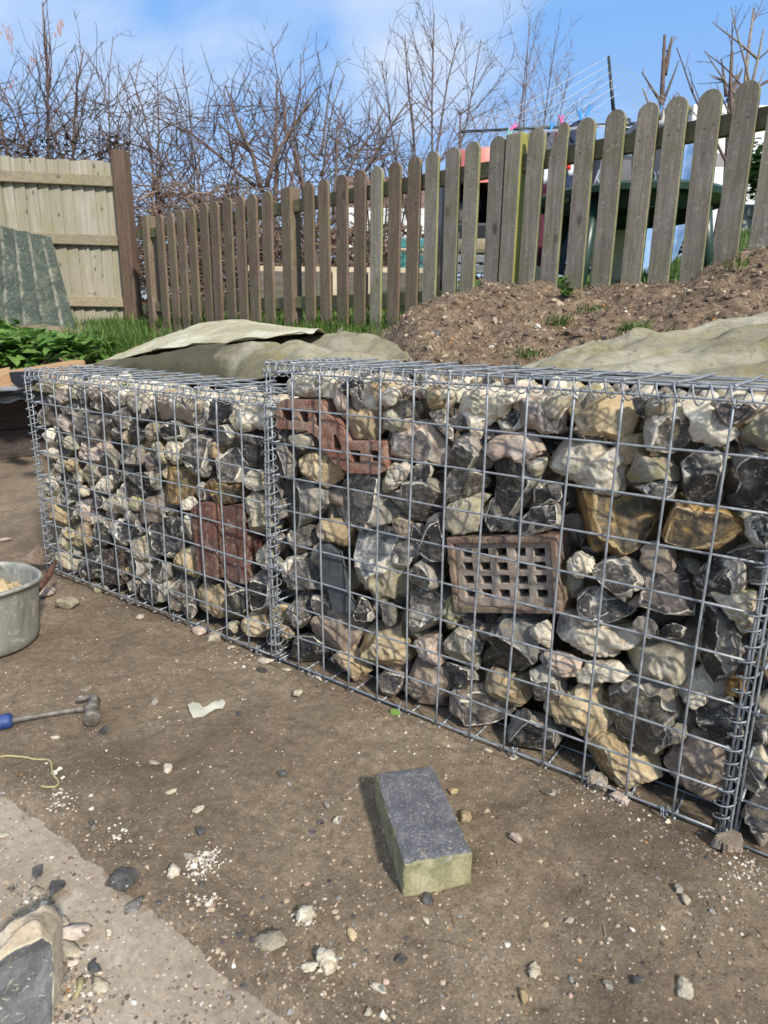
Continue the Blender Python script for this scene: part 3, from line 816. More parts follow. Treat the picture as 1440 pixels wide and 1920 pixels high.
hs_ = [px_poly(FM, 'A', q, .016) for q in ([(140, 312), (200, 314), (200, 372), (140, 370)], [(232, 316), (282, 318), (282, 380), (236, 376)], [(312, 325), (346, 328), (346, 418), (318, 390)],
       [(418, 448), (432, 448), (462, 510), (460, 535), (420, 522)], [(508, 530), (566, 535), (560, 600), (512, 596)], [(616, 532), (662, 535), (660, 592), (618, 590)])]
mark(FM, bp)
hb = poly_solid('holed_brick', FM, bp, hs_, .014, .06, M_RED)
tag(hb, 'broken red brick with square holes and a stepped outline in the middle cage', 'brick')
ab_px = [(836, 1008), (1043, 1005), (1053, 1152), (851, 1149)]
ab = [FM.from_px(x, y, .018) for x, y in ab_px]
mark(FM, [FM.from_px(x, y, .03) for x, y in [(836, 1008), (1050, 1002), (1080, 1155), (851, 1149)]])
def bil(Q, s, t): Q = np.array(Q); return tuple((Q[0] * (1 - s) + Q[1] * s) * (1 - t) + (Q[3] * (1 - s) + Q[2] * s) * t)
ar_ = empty('air_brick', tuple(FM.P(ab[0][0], ab[0][1], .02)))
tag(ar_, 'terracotta air brick with rows of square holes in the middle cage', 'air brick')
holes = []
for r_i in range(4):
    for c_i in range(5):
        s0, t0 = .115 + c_i * .168 + rnd.uniform(-.006, .006), .165 + r_i * .178 + rnd.uniform(-.008, .008)
        holes.append([bil(ab, s0, t0), bil(ab, s0 + .095, t0), bil(ab, s0 + .095, t0 + .105), bil(ab, s0, t0 + .105)])
poly_solid('grille', FM, [bil(ab, .05, .07), bil(ab, .95, .07), bil(ab, .95, .93), bil(ab, .05, .93)], holes, .026, .03, M_TERRA, ar_, .0015, .001)
inner = [bil(ab, .06, .085), bil(ab, .94, .085), bil(ab, .94, .915), bil(ab, .06, .915)]
poly_solid('frame', FM, ab, [inner], .016, .075, M_TFR, ar_, .003, .0018)
sl_ = px_poly(FM, 'A', [(330, 1045), (380, 1040), (450, 1085), (492, 1280), (530, 1405), (422, 1415), (390, 1290), (345, 1190)], .012)
mark(FM, sl_)
so_ = poly_solid('slate_piece', FM, sl_, [], .010, .014, M_SLATE, None, .001)
tag(so_, 'narrow dark slate strip standing on end among flints in the middle cage', 'slate')
for k, (q, lb) in enumerate((([(966, 835), (1000, 805), (1080, 810), (1099, 1188), (1003, 1152)], 'left of two dark red bricks standing on end in the lower cage'),
                             ([(1102, 830), (1208, 820), (1228, 1225), (1125, 1194)], 'right of two dark red bricks standing on end in the lower cage'))):
    pl = px_poly(FL, 'L', q, .02); mark(FL, pl)
    o = poly_solid('red_brick', FL, pl, [], .008 + .014 * k, .06, M_DRED, None, .004, .002)
    tag(o, lb, 'brick', 'bricks in the lower cage')
mark(FL, px_poly(FL, 'L', [(1210, 830), (1265, 1190), (1228, 1225)], .02))
pl = px_poly(FL, 'L', [(505, 1048), (588, 1030), (602, 1225), (522, 1198)], .02); mark(FL, pl)
o = poly_solid('brown_brick', FL, pl, [], .016, .06, M_DKB, None, .006, .004)
tag(o, 'rough dark brown brick standing low down in the lower left cage', 'brick')

# smaller stones wedged in the gaps left between the outlined ones
for F in (FL, FM, FR):
    g = grid(F); H_, W_ = g.shape
    r = random.Random(5 + F.rows + int(F.o[0] * 10))
    umax = F.W if F is not FR else .22
    yy, xx = np.mgrid[0:H_, 0:W_]
    for rad in (.036, .029, .023, .018):
        for _ in range(2200):
            if len(flints) >= 292: break
            u, v = r.uniform(rad * .5, umax - rad * .5), r.uniform(rad * .7, F.H - rad * .8)
            d2 = (xx * G_ - u) ** 2 + (yy * G_ - v) ** 2 < (rad * .95) ** 2
            if g[d2].mean() > .1: continue
            k = r.randint(6, 8); ro = r.uniform(0, 6)
            asp = r.uniform(.75, 1.0)
            poly = [(u + rad * 1.32 * r.uniform(.85, 1.12) * math.cos(ro + t * 6.283 / k), v + rad * asp * 1.32 * r.uniform(.85, 1.12) * math.sin(ro + t * 6.283 / k)) for t in range(k)]
            typ = r.choice('GKKGCBMGOP')
            seed += 1
            place_flint(F, poly, typ, r.uniform(.016, .034), seed, .04, True)
            g |= d2

# the rest of the fill behind and on top of the outlined stones: nobody could count it
def rubble(F, n, s0, umax):
    r = random.Random(s0)
    Vs, Fs, mi, cs, c0 = [], [], [], [], 0
    mats = [SM[k] for k in 'WCGKOBP']
    protos = []
    for k in range(14):
        typ = 'WCGKOBP'[k % 7]
        R = np.array([1 + .25 * math.sin(2 * t + k) + .15 * math.sin(3 * t + 2 * k) for t in np.arange(96) * 2 * np.pi / 96])
        Q, Fc, cut = stone_shape(R, .8, typ, 900 + k + s0, 4, False); protos.append((Q, Fc, cut, k % 7))
    for i in range(n):
        Q, Fc, cut, t = protos[r.randrange(14)]
        sz = r.uniform(.026, .048)
        top = i < n * .3
        if top:
            sz = r.uniform(.024, .04); u = r.uniform(.03, umax - .03); b = r.uniform(.03, F.depth - .03); v = F.H - sz * .8 - r.uniform(0, .012)
            if r.random() < .5: Q, Fc, cut, t = protos[r.choice((0, 7, 1, 8))]
        else:
            u, v, b = r.uniform(.03, umax - .03), r.uniform(.03, F.H - .05), r.uniform(.07, F.depth - .035)
        M = np.array(Euler((r.uniform(0, 6), r.uniform(0, 6), r.uniform(0, 6))).to_matrix())
        X = (Q * sz * np.array([1, r.uniform(.7, 1), r.uniform(.6, .95)])) @ M.T
        Vs.append(F.P(u, v, b) + X); Fs.append(Fc + c0); mi += [t] * len(Fc); cs.append(cut); c0 += len(X)
    me = mesh_np('stone_rubble', np.concatenate(Vs) - F.P(0, 0), np.concatenate(Fs), mats, True, mi, {'cut': np.concatenate(cs)})
    o = link('stone_rubble', me, None, tuple(F.P(0, 0)))
    tag(o, 'loose flint fill behind the face stones of the ' + CAGE[id(F)], 'flint fill', None, 'stuff')
rubble(FL, 400, 1, FL.W); rubble(FM, 440, 2, FM.W); rubble(FR, 170, 3, .4)
print('flints', len(flints))

# ---------------------------------------------------------------- terrain
FA, FB = np.array([.52, 2.0, 0]), np.array([-4.3, 2.742, 0])          # picket fence line
FDIR = (FB - FA) / np.linalg.norm(FB - FA); FN = np.array([FDIR[1], -FDIR[0], 0])
if FN[1] > 0: FN = -FN                                                  # towards the camera
def fence_y(x): return 2.0 - .1539 * (x - .52)
CR_X = [-1.6, -1.03, -.88, -.746, -.586, -.42, -.2, 0, .15, .47, .556, .716, 1.2, 2.5]
CR_Z = [.68, .69, .752, .837, .913, .968, .955, .925, .932, .952, .993, 1.034, 1.1, 1.15]
def sstep(x, a, b): t = min(1, max(0, (x - a) / (b - a))); return t * t * (3 - 2 * t)
def edge_y(x):
    return .315 if x > -1.04 else min(1.15, .315 + (-1.04 - x) * 1.5)
def soil_mask(x, y):
    """1 on the dug heap of soil"""
    return sstep(x + 1.0 - (1.88 - y) * .74, -.16, .12) * sstep(fence_y(x) - y, -.02, .1) * sstep(y, .3, .4)
def T(x, y, detail=True):
    nz = 0.0
    yf = fence_y(x)
    z = .0
    if detail:
        z += .009 * mnoise.noise(Vector((x * 2.1, y * 2.1, 3))) + .009 * mnoise.noise(Vector((x * 9, y * 9, 1))) - .006 * max(0, mnoise.noise(Vector((x * 13, y * 13, 21))) - .25) / .3 + .0022 * mnoise.noise(Vector((x * 31, y * 31, 7))) + .0012 * mnoise.noise(Vector((x * 80, y * 80, 2)))
    if -1.1 < x < 2.2 and -.06 < y < .4: z = z * (1 - .75 * sstep(y, -.05, -.012)) - .011 * sstep(y, -.035, -.006)
    if y < -.5 and x > -1.2:                                   # thins out over the concrete path
        n = mnoise.noise(Vector((x * 7, y * 7, 11))) * .55 + mnoise.noise(Vector((x * 22, y * 22, 5))) * .45 + mnoise.noise(Vector((x * 60, y * 60, 8))) * .25
        k = sstep(-y, .60, .645)
        zz = .004 + .010 - .026 * k + .014 * n - .012 * sstep(-y, .68, .80)
        g = math.exp(-(((x - .33) / .09) ** 2 + ((y + .80) / .07) ** 2)); zz += .032 * g * (1 + .5 * n)
        t = sstep(-y, .52, .6); z = z * (1 - t) + zz * t
    if y > .3 or x < -2.9:
        base = 0
        if x < -2.98:
            s = -3.02 - x; base = min(.78, .345 + .33 * max(0, s)) * sstep(s, 0, .03)
        e = edge_y(x)
        if y > e and x > -2.98:
            ze = .60 if x > 0 else (.53 if x > -1.05 else .42)
            t = min(1, (y - e) / max(.2, yf - e))
            base = max(base, (ze + (.775 - ze) * t) * sstep(y - e, 0, .03))
        elif y > e and y > 1.2: base = max(base, .6)
        m = soil_mask(x, y)
        if m > 0:
            yc = yf - .35; zc = float(np.interp(x, CR_X, CR_Z)); ze = .63
            if y < yc:
                t = max(0, (y - .33) / (yc - .33)); h = ze + (zc - ze) * (t ** (1.0 + .6 * sstep(x, -.3, .3)))
            else: h = zc - (zc - .83) * ((y - yc) / .35) ** 1.5 * .8
            if detail:
                p = Vector((x, y, 0))
                h += .030 * mnoise.noise(p * 4.5) + .022 * mnoise.noise(p * 11) + .017 * abs(mnoise.noise(p * 24)) + .010 * mnoise.noise(p * 48) + .006 * mnoise.noise(p * 90)
            base = base * (1 - m) + max(base, h) * m if h > base else base
        if y > yf:
            s = y - yf
            sl = .12 + .09 * sstep(x, -1.5, .3)
            base = .785 + .06 * sstep(x, -.8, .5) * sstep(s, 0, .3) + sl * min(s, 6.5) + .02 * mnoise.noise(Vector((x, y, 0)))
        z += base
    return z
def seq(*parts):
    o = []
    for a, b, st in parts: o += list(np.arange(a, b, st))
    return np.array(o + [parts[-1][1]])
gx = seq((-60, -12, 8), (-12, -5, .7), (-5, -3.2, .12), (-3.2, -1.3, .03), (-1.3, 1.35, .0115), (1.35, 3, .1), (3, 10, .8), (10, 60, 8))
gy = seq((-30, -3, 4), (-3, -1.0, .15), (-1.0, .04, .0105), (.04, .30, .05), (.30, 2.5, .0165), (2.5, 4.5, .1), (4.5, 12, .5), (12, 90, 8))
X, Y = np.meshgrid(gx, gy)
nx, ny = len(gx), len(gy)
Zg = np.empty(X.shape); SMK = np.zeros(X.shape); GRS = np.zeros(X.shape)
for j in range(ny):
    for i in range(nx):
        x, y = X[j, i], Y[j, i]
        Zg[j, i] = T(x, y)
        if y > .28: SMK[j, i] = soil_mask(x, y)
        GRS[j, i] = 1.0 if y > fence_y(x) + .02 else (0.0 if y < .9 or SMK[j, i] > .3 else .6 * sstep(y - fence_y(x), -.75, -.3))
idx = np.arange(nx * ny).reshape(ny, nx)
Fq = np.stack([idx[:-1, :-1], idx[:-1, 1:], idx[1:, 1:], idx[1:, :-1]], -1).reshape(-1, 4)
def soil_mat():
    m = NT('trodden brown soil'); v = m.coords(rand=False)
    a = m.n('ShaderNodeAttribute'); a.attribute_name = 'heap'
    g = m.n('ShaderNodeAttribute'); g.attribute_name = 'turf'
    n1 = m.noise(v, 3.2, 8, .6, .3)
    c = m.ramp(n1, [(.3, (.154, .117, .079)), (.52, (.220, .171, .117)), (.74, (.288, .232, .161))])
    n2 = m.noise(v, 55, 7, .7)
    c = m.mix(.7, c, m.ramp(n2, [(.3, .5), (.72, 1.5)]), 'MULTIPLY')
    c = m.mix(m.ramp(m.noise(v, 1.7, 6, .65, .6), [(.52, 0.0), (.66, .65)]), c, (.105, .077, .054))   # damp patches
    v1 = m.vor(v, 190); k1 = m.math('MULTIPLY', m.ramp(v1.outputs['Distance'], [(.18, 1.0), (.30, 0.0)]), m.ramp(v1.outputs['Color'], [(.80, 0.0), (.84, 1.0)]))
    c = m.mix(m.math('MULTIPLY', k1, m.ramp(m.noise(v, 4, 4, .6), [(.40, .03), (.64, .6)])), c, (.52, .45, .36))
    v2 = m.vor(v, 85); k2 = m.math('MULTIPLY', m.ramp(v2.outputs['Distance'], [(.14, 1.0), (.24, 0.0)]), m.ramp(v2.outputs['Color'], [(.86, 0.0), (.88, 1.0)]))
    c = m.mix(m.math('MULTIPLY', k2, .75), c, (.45, .38, .29))
    hp = m.ramp(m.noise(v, 26, 9, .78, .4), [(.32, (.060, .040, .026)), (.5, (.17, .118, .076)), (.70, (.42, .32, .21))])
    c = m.mix(a.outputs['Fac'], c, hp)
    tf = m.ramp(m.noise(v, 18, 6, .7), [(.3, (.03, .06, .012)), (.6, (.07, .13, .025)), (.8, (.13, .15, .05))])
    c = m.mix(g.outputs['Fac'], c, tf)
    c = m.mix(.55, c, m.ramp(m.noise(v, 230, 5, .72), [(.32, .45), (.68, 1.5)]), 'MULTIPLY')
    nb = m.bump(m.noise(v, 42, 6, .65), .7, .007)
    nb = m.bump(m.noise(v, 170, 6, .75), .9, .0042, nb)
    return m.fin(c, .92, nb, spec=.25)
M_SOIL = soil_mat()
me = mesh_np('ground', np.stack([X.ravel(), Y.ravel(), Zg.ravel()], 1), Fq, M_SOIL, True, None, {'heap': SMK.ravel(), 'turf': GRS.ravel()})
tag(link('ground', me), None, None, None, 'structure')

# concrete path at the front left
def slab_mat():
    m = NT('sandy old concrete'); v = m.coords(rand=False)
    c = m.ramp(m.noise(v, 5, 8, .65, .5), [(.3, (.225, .182, .130)), (.5, (.32, .266, .20)), (.72, (.41, .355, .285))])
    c = m.mix(.7, c, m.ramp(m.noise(v, 120, 6, .7), [(.3, .62), (.7, 1.3)]), 'MULTIPLY')
    v1 = m.vor(v, 150); k1 = m.math('MULTIPLY', m.ramp(v1.outputs['Distance'], [(.2, 1.0), (.32, 0.0)]), m.ramp(v1.outputs['Color'], [(.72, 0.0), (.76, 1.0)]))
    c = m.mix(m.math('MULTIPLY', k1, .6), c, (.60, .56, .50))
    k2 = m.math('MULTIPLY', m.ramp(v1.outputs['Distance'], [(.2, 1.0), (.3, 0.0)]), m.ramp(v1.outputs['Color'], [(.12, 1.0), (.16, 0.0)]))
    c = m.mix(m.math('MULTIPLY', k2, .6), c, (.12, .10, .08))
    c = m.mix(m.ramp(m.noise(v, 9, 6, .7, .4), [(.6, 0.0), (.72, .5)]), c, (.62, .59, .54))
    sy = m.n('ShaderNodeSeparateXYZ'); m.l(v, sy.inputs[0])
    near = m.math('ADD', m.math('MULTIPLY', m.math('ADD', sy.outputs['Y'], .665), 9.0), m.math('MULTIPLY', m.math('SUBTRACT', m.noise(v, 11, 7, .7, .5), .5), 2.2))
    c = m.mix(m.ramp(near, [(.42, 0.0), (.62, .85)]), c, (.145, .105, .07))
    nb = m.bump(m.noise(v, 150, 6, .7), .5, .002)
    return m.fin(c, .88, nb)
M_SLAB = slab_mat()
mb = MB()
xs_ = np.arange(-.9, .95, .02); ys_ = np.arange(-1.5, -.611, .02)
ys_[-1] = -.612
V = [[x, y, .004 + .0015 * mnoise.noise(Vector((x * 6, y * 6, 0)))] for y in ys_ for x in xs_]
nn_ = len(xs_)
mb.add(V, [[j * nn_ + i, j * nn_ + i + 1, (j + 1) * nn_ + i + 1, (j + 1) * nn_ + i] for j in range(len(ys_) - 1) for i in range(nn_ - 1)])
mb.box((.015, -1.05, -.052), (1.83, .876, .1))
o = mb.build('concrete_path', M_SLAB); tag(o, None, None, None, 'structure')

# ---------------------------------------------------------------- blades, leaves
def leaf_mat(name, a, b, c, rough=.55):
    m = NT(name); at = m.n('ShaderNodeAttribute'); at.attribute_name = 'tint'
    cc = m.ramp(at.outputs['Fac'], [(0.0, a), (.5, b), (1.0, c)])
    m.b.inputs['Subsurface Weight'].default_value = 0.0
    m.fin(cc, rough, None, spec=.3)
    tr = m.n('ShaderNodeBsdfTranslucent'); m.l(cc, tr.inputs['Color'])
    mx = m.n('ShaderNodeMixShader'); mx.inputs[0].default_value = .35
    m.l(m.b.outputs[0], mx.inputs[1]); m.l(tr.outputs[0], mx.inputs[2]); m.l(mx.outputs[0], m.out.inputs['Surface'])
    return m.mat
M_GRASS = leaf_mat('spring grass', (.035, .075, .012), (.075, .16, .025), (.20, .26, .07))
M_DARKG = leaf_mat('lush green leaves', (.022, .06, .012), (.06, .15, .022), (.15, .27, .05))
M_STRAW = leaf_mat('dry straw', (.16, .11, .06), (.30, .22, .12), (.45, .36, .22), .8)
def blades(P, h, wd, lean, seed, tint=(0, 1)):
    """one curved tapering blade per point"""
    r = np.random.default_rng(seed); n = len(P); P = np.asarray(P, float)
    an = r.uniform(0, 2 * np.pi, n); d = np.stack([np.cos(an), np.sin(an), np.zeros(n)], 1); s = np.stack([-d[:, 1], d[:, 0], np.zeros(n)], 1)
    hh = h * r.uniform(.5, 1.25, n); ln = lean * r.uniform(.2, 1.4, n) * hh
    up = np.array([0, 0, 1.0])
    w2 = (wd * r.uniform(.6, 1.3, n) / 2)[:, None]
    a = P; b = P + up * (hh * .55)[:, None] + d * (ln * .35)[:, None]; c = P + up * (hh * (1 - .25 * lean))[:, None] + d * ln[:, None]
    V = np.stack([a - s * w2, a + s * w2, b - s * w2 * .8, b + s * w2 * .8, c], 1).reshape(-1, 3)
    i = np.arange(n)[:, None] * 5
    F4 = i + np.array([[0, 1, 3, 2]]); F3 = i + np.array([[2, 3, 4]])
    t = np.repeat(r.uniform(*tint, n), 5)
    return V, F4, F3, t
def grass_obj(name, P, h, wd, lean, seed, mat=None, label=None, cat=None, group=None, kind=None, tint=(0, 1)):
    V, F4, F3, t = blades(P, h, wd, lean, seed, tint)
    c = np.array(P).mean(0)
    me = mesh_np(name, V - c, [F4, F3], mat or M_GRASS, False, None, {'tint': t})
    o = link(name, me, None, tuple(c)); tag(o, label, cat, group, kind); return o
r = random.Random(3)
pts = []
while len(pts) < 5200:                                       # strip of rough grass along the foot of the picket fence
    x = r.uniform(-5.0, -.75); y = fence_y(x) - abs(r.gauss(0, .22)) + .05
    if x > -1.25 and r.random() < .55: continue
    if y < edge_y(x) + .05: continue
    if mnoise.noise(Vector((x * 3, y * 3, 4))) < -.15 and r.random() < .7: continue
    pts.append((x, y, T(x, y, False) - .005))
grass_obj('grass', pts, .085, .006, .6, 1, None, 'rough grass along the foot of the picket fence', None, None, 'stuff')
pts = []
while len(pts) < 16000:                                      # lawn beyond the fence
    s = r.uniform(.05, 1) ** 1.6 * 7; x = r.uniform(-5.5, 2.5)
    y = fence_y(x) + s
    pts.append((x, y, T(x, y, False) - .005))
grass_obj('grass', pts, .07, .009, .6, 2, None, 'green lawn of the garden beyond the picket fence', None, None, 'stuff', (.3, 1))

# ---------------------------------------------------------------- gravel, chips and crumbs: too many to count
CH = {'white': simple('white chalk', (.48, .45, .38), (.70, .66, .58), 60, .85, .4, .001),
      'grey': simple('grey flint chip', (.13, .125, .115), (.34, .33, .31), 70, .5, .3, .001),
      'dark': simple('dark flint chip', (.025, .024, .023), (.12, .115, .11), 70, .38, .3, .001),
      'tan': simple('tan pebble', (.30, .23, .15), (.50, .41, .30), 60, .8, .4, .001),
      'brown': simple('soil crumb', (.09, .064, .043), (.19, .14, .095), 80, .95, .5, .001),
      'orange': simple('orange pebble', (.30, .13, .04), (.48, .25, .09), 60, .8, .3, .001),
      'pink': simple('pink pebble', (.40, .26, .20), (.58, .43, .36), 60, .8, .3, .001)}
CHK = list(CH)
def scatter(name, P, szs, kinds, seed, label, flat=(.35, .8)):
    r = np.random.default_rng(seed); base, Fc = ico(2)
    n = len(P); q = len(base)
    V = np.empty((n, q, 3))
    for i in range(n):
        b = base * (1 + .28 * r.standard_normal((q, 1)) * .6)
        M = np.array(Euler((r.uniform(-.4, .4), r.uniform(-.4, .4), r.uniform(0, 6.28))).to_matrix())
        V[i] = (b * np.array([1, r.uniform(.55, 1), r.uniform(*flat)]) * szs[i]) @ M.T + P[i]
    F = (Fc[None] + (np.arange(n) * q)[:, None, None]).reshape(-1, 3)
    c = np.mean(P, 0)
    used = sorted(set(kinds))
    me = mesh_np(name, V.reshape(-1, 3) - c, F, [CH[CHK[k]] for k in used], False, np.repeat([used.index(k) for k in kinds], len(Fc)))
    o = link(name, me, None, tuple(c)); tag(o, label, None, None, 'stuff')
r = np.random.default_rng(8)
P, sz, kd = [], [], []
while len(P) < 9000:
    u, v = r.uniform(-40, 1480), r.uniform(860, 1990)
    p = at_z(u, v, 0)
    if p[1] > -.005 or p[0] < -2.9: continue
    dens = .35 + .9 * max(0, mnoise.noise(Vector((p[0] * 3.1, p[1] * 3.1, 9)))) + .9 * math.exp(-((p[1] + .03) / .05) ** 2) + .5 * math.exp(-((p[1] + .62) / .1) ** 2)
    if r.uniform() > dens: continue
    s = min(.0065, float(np.exp(r.normal(-6.62, .5)))) * (1.1 if p[1] < -.55 else 1)
    onpath = p[1] < -.63
    if onpath and r.uniform() < .55: continue
    z = max(T(p[0], p[1]), .004 if onpath else -1) - s * .12
    P.append((p[0], p[1], z)); sz.append(s)
    kd.append(r.choice(7, p=(.035, .09, .07, .27, .51, .005, .02)))
scatter('gravel', np.array(P), sz, kd, 4, 'fine chips and soil crumbs strewn over the trodden ground')
P, sz, kd = [], [], []
while len(P) < 4200:                                         # crumbs of the heap
    x, y = r.uniform(-1.0, 1.1), r.uniform(.4, 1.9)
    if soil_mask(x, y) < .5: continue
    s = float(np.clip(np.exp(r.normal(-5.5, .55)), .002, .02)); P.append((x, y, T(x, y) + s * .1)); sz.append(s)
    kd.append(r.choice(7, p=(.008, .012, .01, .22, .73, .005, .015)))
scatter('soil_crumbs', np.array(P), sz, kd, 5, 'crumbly clods over the dug heap of soil', (.5, .95))
pts = []
for _ in range(2200):                                         # bits of straw and root on the heap
    x, y = r.uniform(-1.0, 1.1), r.uniform(.4, 1.9)
    if soil_mask(x, y) > .5: pts.append((x, y, T(x, y) + .002))
grass_obj('straw', pts, .022, .0035, 1.9, 6, M_STRAW, 'bits of straw and root over the soil heap', None, None, 'stuff')

# ---------------------------------------------------------------- concrete paver on the ground
def paver():
    m = NT('weathered dark paver'); v = m.coords(rand=False)
    ge = m.n('ShaderNodeNewGeometry'); sp = m.n('ShaderNodeSeparateXYZ'); tcn = m.n('ShaderNodeTexCoord')
    m.l(tcn.outputs['Normal'], sp.inputs[0])
    top = m.ramp(sp.outputs['Z'], [(.55, 0.0), (.85, 1.0)])
    t = m.ramp(m.noise(v, 32, 8, .68, .3), [(.28, (.055, .058, .066)), (.52, (.105, .108, .118)), (.75, (.20, .20, .205))])
    t = m.mix(m.ramp(m.noise(v, 260, 4, .65), [(.56, 0.0), (.68, .8)]), t, (.38, .38, .37))
    t = m.mix(m.ramp(m.noise(v, 14, 6, .65, .5), [(.62, 0.0), (.72, .75)]), t, (.40, .33, .25))
    s = m.ramp(m.noise(m.scalev(v, (30, 30, 9)), 1.0, 8, .7, .4), [(.3, (.18, .17, .085)), (.5, (.34, .31, .175)), (.75, (.48, .44, .33))])
    s = m.mix(m.ramp(m.noise(v, 18, 6, .65), [(.45, 0.0), (.62, .8)]), s, (.17, .175, .085))
    s = m.mix(m.ramp(m.noise(v, 24, 5, .65, .4), [(.62, 0.0), (.7, .8)]), s, (.32, .31, .29))
    s = m.mix(.6, s, m.ramp(m.noise(v, 200, 4, .7), [(.3, .6), (.7, 1.35)]), 'MULTIPLY')
    c = m.mix(top, s, t)
    nb = m.bump(m.noise(v, 170, 6, .7), .6, .0022)
    return m.fin(c, .82, nb)
ang = math.atan2(-.396 + .26, .63 - .481)
c0 = np.array([(.481 + .562 + .63 + .696) / 4, (-.26 - .185 - .396 - .324) / 4])
bm = bmesh.new(); bmesh.ops.create_grid(bm, x_segments=1, y_segments=1, size=.5); bm.free()
bm = bmesh.new(); bmesh.ops.create_cube(bm, size=1.0)
bmesh.ops.scale(bm, vec=(.2, .1, .064), verts=bm.verts)
bmesh.ops.bevel(bm, geom=[e for e in bm.edges if (e.verts[0].co.z > 0 and e.verts[1].co.z > 0)], offset=.0045, segments=2, affect='EDGES', profile=.6)
bmesh.ops.bevel(bm, geom=[e for e in bm.edges if abs(e.verts[0].co.z - e.verts[1].co.z) > .03], offset=.002, segments=1, affect='EDGES')
bmesh.ops.subdivide_edges(bm, edges=[e for e in bm.edges if e.calc_length() > .01], cuts=22, use_grid_fill=True)
for v in bm.verts:
    p = v.co.copy(); k = 1.6 if p.z < .028 else .8
    v.co += Vector((mnoise.noise(p * 60), mnoise.noise(p * 60 + Vector((5, 0, 0))), .5 * mnoise.noise(p * 60 + Vector((0, 9, 0))))) * .0011 * k
    ch = mnoise.noise(p * 130 + Vector((3, 3, 3)))
    if p.z > .026 and (abs(p.x) > .092 or abs(p.y) > .042): v.co.z -= max(0, ch - .05) * .009; v.co.x *= 1 - max(0, ch - .1) * .02; v.co.y *= 1 - max(0, ch - .1) * .04
bmesh.ops.recalc_face_normals(bm, faces=bm.faces[:])
me = bpy.data.meshes.new('paving_block'); bm.to_mesh(me); bm.free(); me.materials.append(paver())
me.polygons.foreach_set('use_smooth', [True] * len(me.polygons)); me.set_sharp_from_angle(angle=R_(40))
o = link('paving_block', me, None, (c0[0], c0[1], T(c0[0], c0[1]) + .026)); o.rotation_euler = (R_(.6), R_(-.5), ang)
tag(o, 'dark topped concrete paving block lying alone on the bare soil', 'paving block')

# ---------------------------------------------------------------- loose stones that can be told apart
def ground_stone(px, py, size_px, typ, label, cat='stone', name='pebble', asp=.65, flat=.5, seed=0, rot=None, lift=.25, group=None):
    r = random.Random(int(px * 7 + py)); p = at_z(px, py, 0)
    d = float(np.linalg.norm(p - CC)); s = size_px / 2 * d / FPX
    R = np.array([1 + .16 * math.sin(2 * t + r.random() * 6) + .12 * math.sin(3 * t + seed) for t in np.arange(96) * 2 * np.pi / 96])
    Q, Fc, cut = stone_shape(R, .85, typ, int(px + py * 3) + seed, 4 if size_px > 22 else 3, False)
    Q = Q * s * np.array([1, asp, flat]); rt = r.uniform(0, 3.1) if rot is None else rot
    M = np.array(Euler((r.uniform(-.15, .15), r.uniform(-.15, .15), rt)).to_matrix())
    Q = Q @ M.T
    z = max(T(p[0], p[1]), .005 if p[1] < -.66 else -9) - Q[:, 2].min() * (1 - lift * .5)
    me = mesh_np(name, Q, Fc, CH['dark'] if typ == 'K' else SM[typ], typ in 'WCPO', None, {'cut': cut})
    o = link(name, me, None, (p[0], p[1], z)); tag(o, label, cat, group); return o
